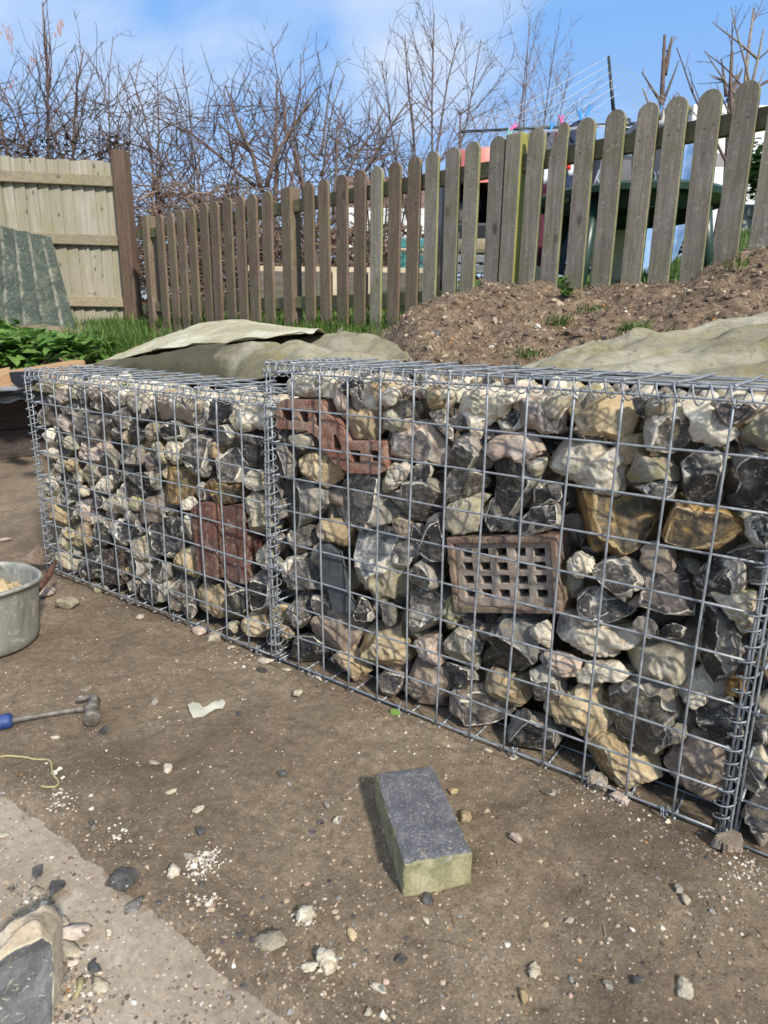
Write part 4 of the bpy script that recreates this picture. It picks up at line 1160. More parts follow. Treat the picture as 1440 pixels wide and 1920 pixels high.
PEB = '''
128 1140 34 C oblong cream stone in open soil right of the metal pot
86 1118 26 P flat beige stone against the foot of the metal pot
188 1105 22 C cream stone tucked at the far end of the lower cage foot
263 1164 15 C small round stone midway along the lower cage foot
374 1182 26 P left of two buff stones at the foot of the two red bricks
402 1193 29 C right of two buff stones at the foot of the two red bricks
433 1209 15 W white chip just right of the two buff stones
291 1309 18 G pale grey flake above and left of the plastic scrap
160 1291 17 G blue grey flake above the claw of the hammer
447 1338 15 K dark chip right of the plastic scrap
194 1368 22 K thin dark flake below the hammer head
103 1381 13 W white chip below the hammer shaft
314 1443 22 W larger white chip between the string and the plastic scrap
322 1486 17 W white chip right of the end of the string
288 1428 20 C thin cream flake left of the larger white chip
7 1573 16 W white flake at the left edge of the concrete path
108 1607 19 K dark flake alone on the upper concrete path
73 1640 26 K long dark flake on the concrete path above the split flint
107 1673 32 K purple black flake on the concrete path
70 1680 26 C grey cream stone beside the purple black flake
174 1565 20 G grey pebble on soil at the edge of the concrete path
235 1668 42 K biggest dark flint on the edge of the concrete path
255 1702 30 K dark flint on the concrete path below the biggest one
299 1707 14 K small slate grey chip on the middle of the path
378 1568 19 K black pebble on open soil left of the paving block
328 1651 22 W white lump beside the crushed chalk patch
356 1609 20 G blue grey flake above the crushed chalk patch
372 1523 18 W cream flake on soil left of the paving block
205 1755 12 W white chip on the path right of the split flint
188 1858 27 W white crescent flake low on the concrete path
177 1824 22 K dark blue flake above the white crescent flake
507 1783 50 C largest pale flake on soil at the edge of the path
573 1725 30 W crumbled chalk lump left below the paving block
612 1812 36 W crumbled chalk lump near the bottom of the bare soil
580 1824 24 W white flake against the lower chalk lump
710 1847 24 W white flake alone below the paving block
872 1533 24 O tan clod touching the right side of the paving block
850 1484 17 O tan clod behind the right back corner of the paving block
803 1687 20 K dark pebble in front of the paving block
799 1721 13 W small white chip in front of the dark pebble
633 1542 16 C cream pebble left of the paving block shadow
603 1543 12 K black pebble beside the cream pebble
613 1508 18 G light grey flake left of the paving block shadow
530 1455 16 K black pebble far left behind the paving block
753 1794 22 K blue black flake in front of the paving block
660 1755 22 O ochre pebble left of the blue black flake
690 1907 15 W white chip at the bottom edge of the photo
967 1578 20 P pink pebble right of the paving block
1030 1490 26 G grey flake on soil before the cage foot
1367 1594 44 B rusty brown stone at the foot of the thick coiled post
1352 1572 24 C pale chip on the bottom wire beside the thick coiled post
1163 1492 26 P tan stone leaning on the bottom wire near the thick coiled post
1118 1465 38 G flat grey stone lying on the bottom wire
1285 1692 16 C cream pebble in the right of the bare soil
1282 1863 32 W long pale flake at bottom right
1002 1817 26 C two tone flake at the bottom centre of the soil
1067 1723 16 C small cream flake right of the bottom centre
1270 1672 16 G lilac grey pebble on the right of the soil
1140 1850 18 G grey pebble left of the long pale flake
1191 1848 22 K blue flake beside the long pale flake
983 1867 17 O orange pebble at the bottom of the photo
1253 1532 12 W white chip under the last upright before the thick post
916 1401 15 W left of two white chips at the middle cage foot
963 1414 15 W right of two white chips at the middle cage foot
497 1240 27 W large white chip at the joint of the two cages
537 1251 17 W second white chip right of the joint of the cages
598 1265 16 W third white chip right of the joint of the cages
558 1303 19 C cream pebble on soil in front of the cage joint
492 1257 20 K black pebble under the large white chip
383 1627 0 W x
'''
for ln in PEB.strip().split('\n'):
    q = ln.split(' ', 4); x, y, s = map(float, q[:3])
    if s == 0: continue
    fl = 'flake' in q[4] or 'chip' in q[4]
    ground_stone(x, y, s * 1.12, q[3], q[4], 'flint flake' if fl else 'pebble', 'flint_flake' if fl else ('chalk_lump' if 'chalk' in q[4] else 'pebble'), .6 if fl else .75, .28 if fl else .6, group='loose stones on the ground')
# crushed chalk: patches of crumbs
P, sz, kd = [], [], []
for (x, y, rad, n) in ((390, 1618, 22, 130), (370, 1640, 26, 50), (573, 1727, 18, 45), (612, 1812, 22, 60), (228, 1578, 18, 30), (120, 1512, 30, 50), (395, 1705, 22, 40), (440, 1233, 30, 50), (1150, 1470, 60, 90), (1390, 1640, 40, 70), (60, 1690, 50, 120), (130, 1840, 70, 220), (110, 1880, 60, 160)):
    for _ in range(n):
        px, py = x + r.normal(0, rad * .6), y + r.normal(0, rad * .5)
        p = at_z(px, py, 0); s = float(np.clip(np.exp(r.normal(-6.5, .45)), .0008, .005))
        P.append((p[0], p[1], max(T(p[0], p[1]), .004 if p[1] < -.64 else -1) + s * .3)); sz.append(s)
        dark = y > 1680 and x < 200
        kd.append(r.choice(7, p=(.25, .15, .2, .15, .2, .05, 0)) if dark else r.choice(7, p=(.72, .04, .02, .16, .03, 0, .03)))
scatter('gravel', np.array(P), sz, kd, 9, 'crushed chalk and flint crumbs in small patches')

# split flint at the bottom left, with its broken black face to the camera
def split_flint():
    c = at_z(22, 1836, .040)
    nv = CC - c; nv /= np.linalg.norm(nv); nv = nv + np.array([.10, .0, .25]); nv /= np.linalg.norm(nv)
    ax = np.cross([0, 0, 1.0], nv); ax /= np.linalg.norm(ax); up = np.cross(nv, ax)
    poly = [(-.075, .028), (-.03, .043), (.0, .050), (.030, .052), (.046, .036), (.044, .012), (.036, -.014), (.038, -.030), (.018, -.062), (-.012, -.070), (-.05, -.062), (-.085, -.03)]
    _, R, _a = radial(poly, smooth=1)
    Q, Fc, cut0 = stone_shape(R, .045, 'C', 417, 6)
    off = np.array([4.2, 1.1, 8.8])
    n2 = np.array([.06, -.16, 1.0]); n2 /= np.linalg.norm(n2)
    pr = Q @ n2; h = pr.max() * .60
    nz_ = np.array([mnoise.noise(Vector(q * 26 + off)) for q in Q])
    dd = pr - h - np.clip((Q[:, 1] - .012) * 1.1, 0, 1)                      # the skin is left on the upper side
    Q = np.where((dd > 0)[:, None], Q - n2 * (dd * .95 - .004 * nz_)[:, None], Q)
    V = Q[:, :1] * ax + Q[:, 1:2] * up + Q[:, 2:3] * nv
    me = mesh_np('split_flint', V, Fc, SPLIT, True, None, {'cut': np.clip(dd / .010, -1, 1) * .5 + .5})
    o = link('split_flint', me, None, tuple(c)); o['label'] = 'big split flint with a smooth dark face on the concrete path'; o['category'] = 'flint'
SPLIT = stone_mat('split flint', [(.36, .29, .20), (.50, .42, .31), (.62, .55, .44)], [(.045, .046, .048), (.085, .088, .092), (.16, .165, .165), (.4, .4, .38)], cs=12, fs=14, pale=.7, rim=(.6, .53, .38), frough=.36)
split_flint()
for (x, y, s, t, lb, a, rt) in ((104, 1748, 26, 'G', 'grey curved flake on top of the flake pile beside the split flint', .5, 1.9), (135, 1765, 46, 'P', 'buff flake in the pile right of the split flint', .6, 1.0),
                        (110, 1775, 30, 'W', 'white upright flake between the split flint and the buff flake', .35, 1.6), (128, 1792, 40, 'C', 'greenish grey flake at the foot of the flake pile', .5, .2),
                        (142, 1800, 22, 'W', 'narrow white flake in front of the greenish flake', .35, .7), (92, 1840, 38, 'W', 'long white flake leaning on the split flint', .3, 1.3), (118, 1740, 24, 'W', 'crumbly white flake topmost in the pile', .7, 0), (138, 1813, 16, 'P', 'pale lilac chip below the flake pile', .8, .3)):
    ground_stone(x, y, s * 1.1, t, lb, 'flint flake', 'flint_flake', a, .3, 0, rt, -.6, 'flakes struck from the split flint')

# ---------------------------------------------------------------- hammer
M_STEEL = simple('worn hammer steel', (.085, .075, .065), (.26, .235, .20), 70, .6, .5, .0012, .35)
M_BLUE = simple('blue rubber grip', (.012, .035, .13), (.03, .07, .22), 80, .55, .3, .001)
def hammer():
    z0 = .012
    A = at_z(-60, 1366, z0); B = at_z(24, 1350, z0); Cc = at_z(158, 1328, z0 + .004)
    root = empty('claw_hammer', tuple(B)); tag(root, 'dirty steel claw hammer with blue grip lying on the soil', 'hammer')
    mb = MB(); n = 9
    d = Cc - B
    P = [B + d * t for t in np.linspace(-.05, 1, n)]
    mb.tube(np.array(P), np.interp(np.linspace(0, 1, n), [0, .2, .8, 1], [.0075, .0052, .0046, .0065]), 10); mb.build('shaft', M_STEEL, root)
    mb = MB(); d = B - A
    P = np.array([A + d * t for t in np.linspace(0, 1.0, 12)])
    mb.tube(P, np.array([.013, .016, .0155, .0145, .0145, .015, .0155, .015, .0145, .015, .0155, .011]), 14); mb.build('grip', M_BLUE, root)
    # head: face towards the camera, claw curling back to the left
    F0 = at_z(173, 1352, .016); F1 = at_z(172, 1330, .017); F2 = at_z(178, 1314, .018)
    mb = MB()
    ax = (F0 - F1) / np.linalg.norm(F0 - F1)
    mb.tube(np.array([F1 - ax * .004, F1 + ax * .006, F1 + ax * .012, F1 + ax * .020, F1 + ax * .022, F1 + ax * .036, F1 + ax * .038]), np.array([.011, .012, .0105, .0115, .0155, .0165, .0145]), 18)
    fc = F1 + ax * .0385
    side = np.cross(ax, [0, 0, 1.0]); side /= np.linalg.norm(side); up = np.cross(side, ax)
    for i in range(-4, 5):
        for j in range(-4, 5):
            if i * i + j * j < 19: mb.box(tuple(fc + side * i * .0029 + up * j * .0029), (.0018, .0018, .0018))
    mb.build('face', M_STEEL, root)
    mb = MB(); mb.tube(np.array([F1 + ax * .004, F1, F2]), np.array([.0125, .0135, .0115]), 12); mb.build('neck', M_STEEL, root)
    for s_ in (0, 1):
        dz = .006 * (s_ * 2 - 1)
        P = [at_z(x, y, .018 + dz) for x, y in ((178, 1316), (177, 1309), (170, 1306), (157, 1309), (141, 1313))]
        mb = MB(); mb.tube(np.array(P), np.array([.0085, .0078, .0066, .0052, .0026]), 8); mb.build('claw', M_STEEL, root)
hammer()

# ---------------------------------------------------------------- metal pot with a broken handle
M_POT = NT('dull dented aluminium'); v = M_POT.coords(rand=False)
c = M_POT.ramp(M_POT.noise(M_POT.scalev(v, (9, 9, 3)), 1.5, 7, .65, .5), [(.3, (.22, .22, .19)), (.55, (.34, .34, .30)), (.75, (.46, .46, .42))])
c = M_POT.mix(M_POT.ramp(M_POT.noise(v, 30, 6, .7, .9), [(.54, 0.0), (.62, .7)]), c, (.52, .51, .46))
c = M_POT.mix(M_POT.ramp(M_POT.noise(M_POT.scalev(v, (40, 40, 4)), 1.0, 6, .7), [(.52, 0.0), (.68, .6)]), c, (.15, .145, .10))
c = M_POT.mix(M_POT.ramp(M_POT.noise(v, 13, 6, .7, .5), [(.62, 0.0), (.68, .9)]), c, (.10, .045, .02))
M_POT = M_POT.fin(c, .55, M_POT.bump(M_POT.noise(v, 40, 4), .15, .002), .35)
M_RUST = simple('rusty handle', (.04, .018, .012), (.13, .06, .04), 60, .7, .5, .002)
def pot():
    cx, cy = at_z(-16, 1208, 0)[:2]
    rb = .106; rt = .123; h = .166
    root = empty('metal_pot', (cx, cy, 0)); tag(root, 'old dull metal pot with broken rusty handle at the left edge', 'pot')
    mb = MB(); prof = [(0, .004), (rb - .01, .002), (rb, .012)] + [(rb + (rt - rb) * t, .012 + (h - .012) * t) for t in np.linspace(.1, .97, 9)] + [(rt + .004, h - .006), (rt + .0075, h - .001), (rt + .006, h + .004), (rt, h + .005), (rt - .003, h), (rt - .004, h - .01)] + [(rb - .003 + (rt - rb) * t, .012 + (h - .02) * t) for t in np.linspace(.95, 0, 8)] + [(0, .010)]
    mb.lathe(prof, 56)
    V = mb.v[0]
    for k, p in enumerate(V):
        a = math.atan2(p[1], p[0]); f = 1 + .025 * math.sin(a * 2 + .6) * (p[2] / h) + .012 * mnoise.noise(Vector((p[0] * 14, p[1] * 14, p[2] * 9)))
        V[k] = (p[0] * f, p[1] * f, p[2] + .003 * math.sin(a * 3 + 1) * (p[2] / h))
    mb.v[0] = V + np.array([cx, cy, .0])
    mb.build('body', M_POT, root)
    A = at_d(66, 1108, at_depth(cx + .07, cy + .09)); 
    hp = [at_d(x, y, 1.80 + q) for x, y, q in ((70, 1108, 0), (80, 1094, .03), (92, 1078, .06), (99, 1062, .08), (104, 1050, .09))]
    mb = MB(); mb.tube(np.array(hp), np.array([.008, .0095, .0085, .0075, .004]), 9); mb.build('handle', M_RUST, root)
    for k, (x, y) in enumerate(((58, 1110), (65, 1107))):
        mb = MB(); p = at_d(x, y, 1.735); bmv, Fc = ico(2); mb.add(bmv * .0052 + p, Fc.tolist()); mb.build('rivet', CH['white'], root)
    return cx, cy
def at_depth(x, y):
    f = -RM[:, 2]; return float(np.dot(np.array([x, y, .1]) - CC, f))
pcx, pcy = pot()
for k, (dx, dy, z, s, lb) in enumerate(((.03, .03, .146, .036, 'yellow flint chip on top inside the metal pot'), (.02, -.02, .140, .038, 'yellow green flint lump lying nearest in the metal pot'), (.05, .055, .138, .030, 'orange flint chip at the far side inside the pot'), (-.03, .0, .130, .042, 'dark flint half hidden in the metal pot'))):
    Q, Fc, cut = stone_shape(np.array([1 + .2 * math.sin(3 * t + k) for t in np.arange(96) * 2 * np.pi / 96]), .8, 'A' if k < 3 else 'K', 60 + k, 4, False)
    Q = Q * s * np.array([1.1, .8, .6])
    me = mesh_np('flint_chip', Q, Fc, SM['O'] if k < 3 else SM['K'], False, None, {'cut': cut})
    o = link('flint_chip', me, None, (pcx + dx, pcy + dy, z)); o.rotation_euler = (.3 * k, .4, k); tag(o, lb, 'flint chip', 'flint chips in the metal pot')
P_ = [(pcx + .07 * math.sqrt(rnd.random()) * math.cos(a), pcy + .07 * math.sin(a) * rnd.random(), .112) for a in np.arange(40)]
scatter('gravel', np.array(P_), [.018] * 40, [rnd.choice((3, 4, 2)) for _ in P_], 77, 'stones filling the bottom of the metal pot')

# string, plastic scrap, dead leaf, small bits
M_STRING = simple('pale green twine', (.25, .24, .11), (.42, .38, .2), 200, .8, .5, .001)
pts = [(-30, 1432), (0, 1431), (14, 1426), (40, 1424), (65, 1426), (88, 1426), (97, 1432), (98, 1448), (101, 1462), (110, 1472), (112, 1480), (104, 1487), (90, 1488), (79, 1486)]
Pp = np.array([at_z(x, y, 0) for x, y in pts]); t = np.linspace(0, len(pts) - 1, 70)
Pp = np.stack([np.interp(t, range(len(pts)), Pp[:, k]) for k in range(3)], 1)
for _ in range(3): Pp[1:-1] = (Pp[:-2] + 2 * Pp[1:-1] + Pp[2:]) / 4
for k in range(len(Pp)): Pp[k, 2] = T(Pp[k, 0], Pp[k, 1]) + .003
mb = MB(); mb.tube(Pp, .0019, 6); o = mb.build('twine', M_STRING, None, True, 0, tuple(Pp[30])); tag(o, 'pale yellow green twine bent over the soil at the left edge', 'twine')
def flat_piece(name, pxs, thick, mat, label, cat, lift=.004, curl=.004, sub=3):
    Pz = [at_z(x, y, 0) for x, y in pxs]; c = np.mean(Pz, 0); z0 = T(c[0], c[1])
    bm = bmesh.new(); vs = [bm.verts.new((p[0] - c[0], p[1] - c[1], 0)) for p in Pz]
    bm.faces.new(vs); bmesh.ops.triangulate(bm, faces=bm.faces[:]); bmesh.ops.subdivide_edges(bm, edges=bm.edges[:], cuts=sub, use_grid_fill=True)
    for v_ in bm.verts: v_.co.z = curl * (1 + mnoise.noise(Vector((v_.co.x * 28, v_.co.y * 28, 4)))) 
    bmesh.ops.recalc_face_normals(bm, faces=bm.faces[:])
    me = bpy.data.meshes.new(name); bm.to_mesh(me); bm.free(); me.materials.append(mat)
    o = link(name, me, None, (c[0], c[1], z0 + lift)); sm = o.modifiers.new('thickness', 'SOLIDIFY'); sm.thickness = thick
    tag(o, label, cat); return o
M_PLA = simple('cloudy plastic', (.42, .42, .33), (.55, .55, .46), 25, .3, .2, .001)
flat_piece('plastic_scrap', [(352, 1326), (362, 1321), (374, 1322), (381, 1330), (392, 1326), (402, 1318), (410, 1319), (417, 1314), (423, 1323), (418, 1331), (404, 1332), (392, 1338), (382, 1345), (362, 1348), (356, 1338)], .0015, M_PLA, 'cloudy pale scrap of torn plastic lying on the soil', 'plastic scrap')
M_DLEAF = simple('brown dead leaf', (.10, .07, .05), (.28, .21, .16), 50, .85, .6, .003, 0, False, (1, 6, 1))
pl = [at_d(x, y, 2.12 + q) for x, y, q in ((36, 1050, -.02), (60, 1030, 0), (74, 1018, .03), (82, 1030, .04), (86, 1048, .03), (72, 1060, -.01), (52, 1058, -.03))]
mb = MB(); cpt = np.mean(pl, 0) + np.array([.01, -.02, .012]); 
V = [cpt] + pl + [p + np.array([-.01, .02, -.012]) for p in pl]
mb.add(V, [[0, i + 1, (i + 1) % 7 + 1] for i in range(7)] + [[i + 1, i + 8, (i + 1) % 7 + 8, (i + 1) % 7 + 1] for i in range(7)])
o = mb.build('dead_leaf', M_DLEAF, None, False, 0, tuple(cpt)); sb = o.modifiers.new('sub', 'SUBSURF'); sb.levels = sb.render_levels = 2
tag(o, 'crumpled brown dead leaf between the pot and the lower cage', 'dead leaf')
mb = MB(); mb.tube(np.array([at_z(-6, 1014, .006), at_z(10, 1011, .008), at_z(22, 1010, .006)]), np.array([.006, .007, .005]), 7); o = mb.build('stick', simple('grey stick', (.2, .15, .11), (.36, .29, .23), 40, .8), None, True, 0, tuple(at_z(10, 1011, .008))); tag(o, 'short grey stick on the soil behind the metal pot', 'stick')
flat_piece('green_leaf', [(731, 1334), (738, 1330), (747, 1334), (752, 1340), (744, 1343), (734, 1341)], .0008, simple('fresh leaf', (.10, .22, .03), (.22, .34, .08), 60, .5), 'small fresh green leaf on soil before the middle cage', 'leaf', .003, .003)
mb = MB(); pt = at_z(148, 1866, 0)
mb.tube(np.array([at_z(152, 1836, .008), at_z(149, 1855, .006), at_z(142, 1868, .006), at_z(139, 1872, .005)]), np.array([.0045, .003, .0022, .0015]), 6)
o = mb.build('straw_stem', M_STRING, None, True, 0, tuple(pt)); tag(o, 'flat tan stem among flakes right of the split flint', 'stem')
mb = MB()
for k, pp in enumerate((((1040, 1880), (1032, 1895), (1044, 1898)), ((1122, 1890), (1112, 1900), (1104, 1910)))):
    pass
# root wisps and dry grass lying on the soil
pts = []
for _ in range(110):
    p = at_z(rnd.uniform(0, 1440), rnd.uniform(1100, 1900), 0)
    if p[1] < -.02: pts.append((p[0], p[1], max(T(p[0], p[1]), .004 if p[1] < -.65 else -1) + .0008))
V, F4, F3, tt = blades(pts, .014, .0016, 2.6, 31)
V[:, 2] = np.array([max(T(q[0], q[1]), -1) for q in V]) + .0018
me = mesh_np('straw', V, [F4, F3], M_STRAW, False, None, {'tint': tt}); tag(link('straw', me), 'wisps of dry grass lying on the trodden soil', None, None, 'stuff')

# ---------------------------------------------------------------- landscape fabric over the bank
def fabric_mat(name='algae stained landscape fabric', k=1.0):
    m = NT(name); v = m.coords(rand=False)
    c = m.ramp(m.noise(v, 3.5, 7, .6, .5), [(q, tuple(min(.66, e * k) for e in t)) for q, t in ((.28, (.14, .118, .065)), (.5, (.27, .245, .165)), (.74, (.45, .42, .335)))])
    c = m.mix(m.ramp(m.noise(v, 6, 6, .65, .7), [(.48, 0.0), (.64, .75 if k == 1 else .25)]), c, (.17, .145, .05))
    g = m.n('ShaderNodeAttribute'); g.attribute_name = 'grime'
    gk = m.ramp(m.math('ADD', g.outputs['Fac'], m.math('MULTIPLY', m.math('SUBTRACT', m.noise(v, 9, 8, .7), .5), 1.0)), [(.40, 0.0), (.75, .92)])
    c = m.mix(gk, c, (.050, .044, .020))
    c = m.mix(m.ramp(m.noise(v, 45, 7, .8), [(.54, 0.0), (.66, .65 if k == 1 else .25)]), c, (.075, .065, .03))
    f = m.noise(m.scalev(v, (1, 1.6, 1)), 420, 3, .7)
    c = m.mix(.5, c, m.ramp(f, [(.3, .72), (.7, 1.25)]), 'MULTIPLY')
    c = m.mix(.55, c, m.ramp(m.noise(m.scalev(v, (1, 1.6, 1.6)), 90, 8, .8, .3), [(.34, .6), (.66, 1.25)]), 'MULTIPLY')
    rd = m.math('ABSOLUTE', m.math('SUBTRACT', m.noise(v, 7, 4, .55, 1.2), .5)); rd2 = m.math('ABSOLUTE', m.math('SUBTRACT', m.noise(m.scalev(v, (1, 2, 2)), 17, 4, .6, 1.0), .5))
    nb = m.bump(rd, .35, .03); nb = m.bump(rd2, .12, .01, nb); nb = m.bump(m.noise(v, 60, 5, .7), .3, .004, nb); nb = m.bump(f, .5, .0014, nb)
    return m.fin(c, .88, nb)
M_FAB = fabric_mat()
M_FABP = fabric_mat('cleaner underside of the fabric', 1.6)
def catmull(P, n):
    P = np.asarray(P, float); k = len(P); P = np.vstack([2 * P[0] - P[1], P, 2 * P[-1] - P[-2]])
    o = []
    for t in np.linspace(0, k - 1, n):
        i = min(int(t), k - 2); f = t - i; a, b, c, d = P[i:i + 4]
        o.append(.5 * (2 * b + (c - a) * f + (2 * a - 5 * b + 4 * c - d) * f * f + (3 * b - a - 3 * c + d) * f ** 3))
    return np.array(o)
def sheet(name, cols, nu, nv, label, grime=None, fold=.006, parent=None):
    """cols: list of profiles, each a list of world points from front to back"""
    A = np.array([catmull(c, nv) for c in cols])                    # (k, nv, 3)
    G = np.stack([catmull(A[:, j], nu) for j in range(nv)], 1)      # (nu, nv, 3)
    gr = np.zeros((nu, nv))
    for i in range(nu):
        for j in range(nv):
            p = G[i, j]; n1 = mnoise.noise(Vector((p[0] * 9, p[1] * 12, 2))); n2 = mnoise.noise(Vector((p[0] * 26, p[1] * 26, 5)))
            w_ = min(1, j / 3, (nv - 1 - j) / 2 + .3)
            n3 = abs(mnoise.noise(Vector((p[0] * 6 + p[1] * 5, p[1] * 9 - p[0] * 3, 9))))
            G[i, j, 2] += (fold * n1 + fold * .35 * n2 + fold * .5 * (.25 - n3) + fold * .55 * math.sin((p[0] * 1.0 - p[1] * 1.4) * 26 + 3 * n1)) * w_
            if grime: gr[i, j] = grime(i / (nu - 1), j / (nv - 1))
    c = G.reshape(-1, 3).mean(0); idx = np.arange(nu * nv).reshape(nu, nv)
    F = np.stack([idx[:-1, :-1], idx[1:, :-1], idx[1:, 1:], idx[:-1, 1:]], -1).reshape(-1, 4)
    me = mesh_np(name, G.reshape(-1, 3) - c, F, M_FAB, True, None, {'grime': gr.ravel()})
    o = link(name, me, None, tuple(c)); s = o.modifiers.new('thickness', 'SOLIDIFY'); s.thickness = .0025
    if parent is not None: o.parent = parent; o.matrix_parent_inverse = Matrix.Translation(parent.location).inverted(); return o
    tag(o, label, 'landscape fabric', 'sheets of landscape fabric on the bank'); return o
def w(x, y, Y): return at_y(x, y, Y)
cols = []
#        px x of the column: front foot, front crest, valley, rear crest, rear foot
for f0, f1, f2, f3, f4 in (
    ((140, 694, .36), (150, 693, .40), (158, 692, .44), (166, 690, .48), (172, 690, .52)),
    ((205, 694, .34), (212, 684, .42), (219, 681, .50), (226, 666, .66), (240, 664, .80)),
    ((275, 702, .33), (282, 671, .44), (290, 668, .52), (302, 632, .80), (320, 632, 1.05)),
    ((350, 708, .33), (352, 655, .46), (360, 652, .56), (385, 606, .95), (400, 611, 1.25)),
    ((405, 712, .33), (408, 647, .47), (420, 645, .58), (440, 602, 1.0), (460, 611, 1.3)),
    ((460, 716, .33), (466, 641, .47), (486, 641, .60), (515, 613, 1.0), (540, 620, 1.3)),
    ((520, 702, .33), (528, 643, .46), (556, 641, .60), (590, 624, .98), (610, 629, 1.25)),
    ((590, 692, .34), (600, 654, .46), (622, 640, .62), (646, 627, .92), (660, 632, 1.15)),
    ((650, 690, .35), (664, 666, .46), (684, 650, .62), (700, 636, .84), (712, 641, 1.0)),
    ((720, 690, .36), (730, 681, .46), (742, 672, .58), (752, 662, .72), (760, 664, .82)),
    ((765, 690, .36), (768, 688, .42), (771, 687, .48), (774, 686, .54), (778, 686, .58))):
    cols.append([w(*f0), (w(*f0) * .5 + w(*f1) * .5) + np.array([0, -.03, .01]), w(*f1), w(*f2) + np.array([0, -.04, -.085]), (w(*f3) + np.array([0, 0, -.022 if f3[0] < 600 else 0])), w(*f4)])
def gr1(u, v):
    if v < .47: g = 1.15 * math.exp(-(((u - .28) / .20) ** 2)) * sstep(v, 0, .05) + .10 * math.exp(-(((u - .75) / .2) ** 2)) + .08
    else: g = .06 + .30 * sstep(u, .55, .7)
    return min(1, g)
left_sheet = sheet('landscape_fabric', cols, 190, 64, 'rumpled folded sheet of pale fabric on the bank behind the lower cage', gr1, .012)
fl = []
for f0, f1, f2 in (((165, 691, .50), (170, 688, .56), (176, 690, .62)), ((213, 674, .52), (222, 666, .62), (236, 667, .75)), ((267, 659, .53), (285, 640, .72), (300, 640, .95)),
                   ((320, 649, .53), (352, 617, .85), (370, 618, 1.1)), ((367, 644, .54), (400, 603, .95), (420, 607, 1.25)), ((433, 639, .55), (455, 601, 1.0), (480, 607, 1.3)),
                   ((480, 633, .58), (515, 611, 1.0), (540, 617, 1.3)), ((530, 627, .68), (560, 616, .98), (580, 621, 1.2)), ((585, 622, .80), (605, 620, .95), (615, 625, 1.1))):
    a_, b_, c_ = w(*f0), w(*f1), w(*f2)
    fl.append([a_ + np.array([0, .004, -.004]), a_ + np.array([0, .012, .004]), a_ * .5 + b_ * .5 + np.array([0, 0, .006]), b_, c_ + np.array([0, 0, -.02])])
sheet('flap', fl, 150, 40, None, lambda u, v: .0, .006, left_sheet).data.materials[0] = M_FABP
cols = []
for f0, f1, f2, f3 in (((970, 690, .34), (980, 688, .40), (990, 687, .46), (1000, 686, .52)),
                   ((1010, 694, .33), (1020, 686, .42), (1030, 678, .52), (1036, 671, .60)),
                   ((1070, 697, .33), (1085, 680, .45), (1096, 664, .56), (1104, 650, .66)),
                   ((1130, 700, .33), (1146, 676, .47), (1158, 654, .60), (1166, 639, .70)),
                   ((1165, 702, .33), (1180, 674, .48), (1186, 645, .62), (1190, 624, .74)),
                   ((1215, 706, .33), (1226, 676, .48), (1232, 650, .62), (1236, 630, .73)),
                   ((1290, 710, .33), (1290, 672, .48), (1292, 645, .64), (1294, 628, .76)),
                   ((1360, 714, .33), (1360, 664, .50), (1364, 632, .68), (1368, 608, .84)),
                   ((1440, 720, .33), (1440, 652, .52), (1442, 615, .72), (1444, 590, .92)),
                   ((1540, 726, .33), (1540, 640, .54), (1540, 600, .76), (1540, 574, .98))):
    q3 = w(*f3); cols.append([w(*f0), w(*f1), w(*f2), q3, q3 + np.array([-.01, .03, .006])])
sheet('landscape_fabric', cols, 150, 56, 'pale green grey fabric sheet draped on the bank behind the taller cage', lambda u, v: .10 + .35 * math.exp(-(((u - .78) / .08) ** 2)) * (v < .75), .015)
# torn wisp standing on the left sheet
mb = MB(); p0 = w(634, 626, .94)
mb.tube(np.array([p0 + [0, 0, -.01], p0 + [.004, 0, .008], p0 + [.018, .0, .018], p0 + [.022, 0, .026]]), np.array([.009, .008, .004, .001]), 6)
o = mb.build('fabric_wisp', M_FAB, None, True, 0, tuple(p0)); tag(o, 'small torn tag of fabric sticking up from the left sheet', 'fabric scrap')

# ---------------------------------------------------------------- picket fence
M_PICK = wood_mat('weathered grey picket wood', (.125, .102, .076), (.245, .21, .162), (.39, .35, .285), .55, (.15, .15, .055))
M_PICKB = wood_mat('brown picket wood', (.080, .052, .034), (.165, .115, .078), (.27, .21, .155), .5, (.14, .14, .045))
M_POSTSIDE = wood_mat('strong yellow green post side', (.15, .14, .03), (.26, .25, .05), (.36, .35, .12), .3, (.22, .235, .04))  # stronger yellow green, only on the right side of the grey post
M_NAIL = simple('rusty nail', (.03, .02, .015), (.08, .05, .035), 50, .6)
M_PICKEDGE = wood_mat('yellow green timber edge', (.13, .12, .055), (.23, .215, .10), (.34, .32, .19), .3, (.24, .25, .04))  # yellow green colour, only on the right-hand faces of the grey pickets
M_RAIL = wood_mat('green tinged rail', (.07, .062, .03), (.15, .13, .068), (.24, .21, .13), .6, (.13, .14, .04), 'X')
FP0 = FA.copy()
def fence_hit(x, y, back=0.0): return at_plane(x, y, FP0 - FN * back, FN)
fence = empty('picket_fence', (-1.9, fence_y(-1.9), .76)); tag(fence, 'weathered wooden picket fence with rounded tops above the soil heap', 'picket fence')
UXF = -FDIR
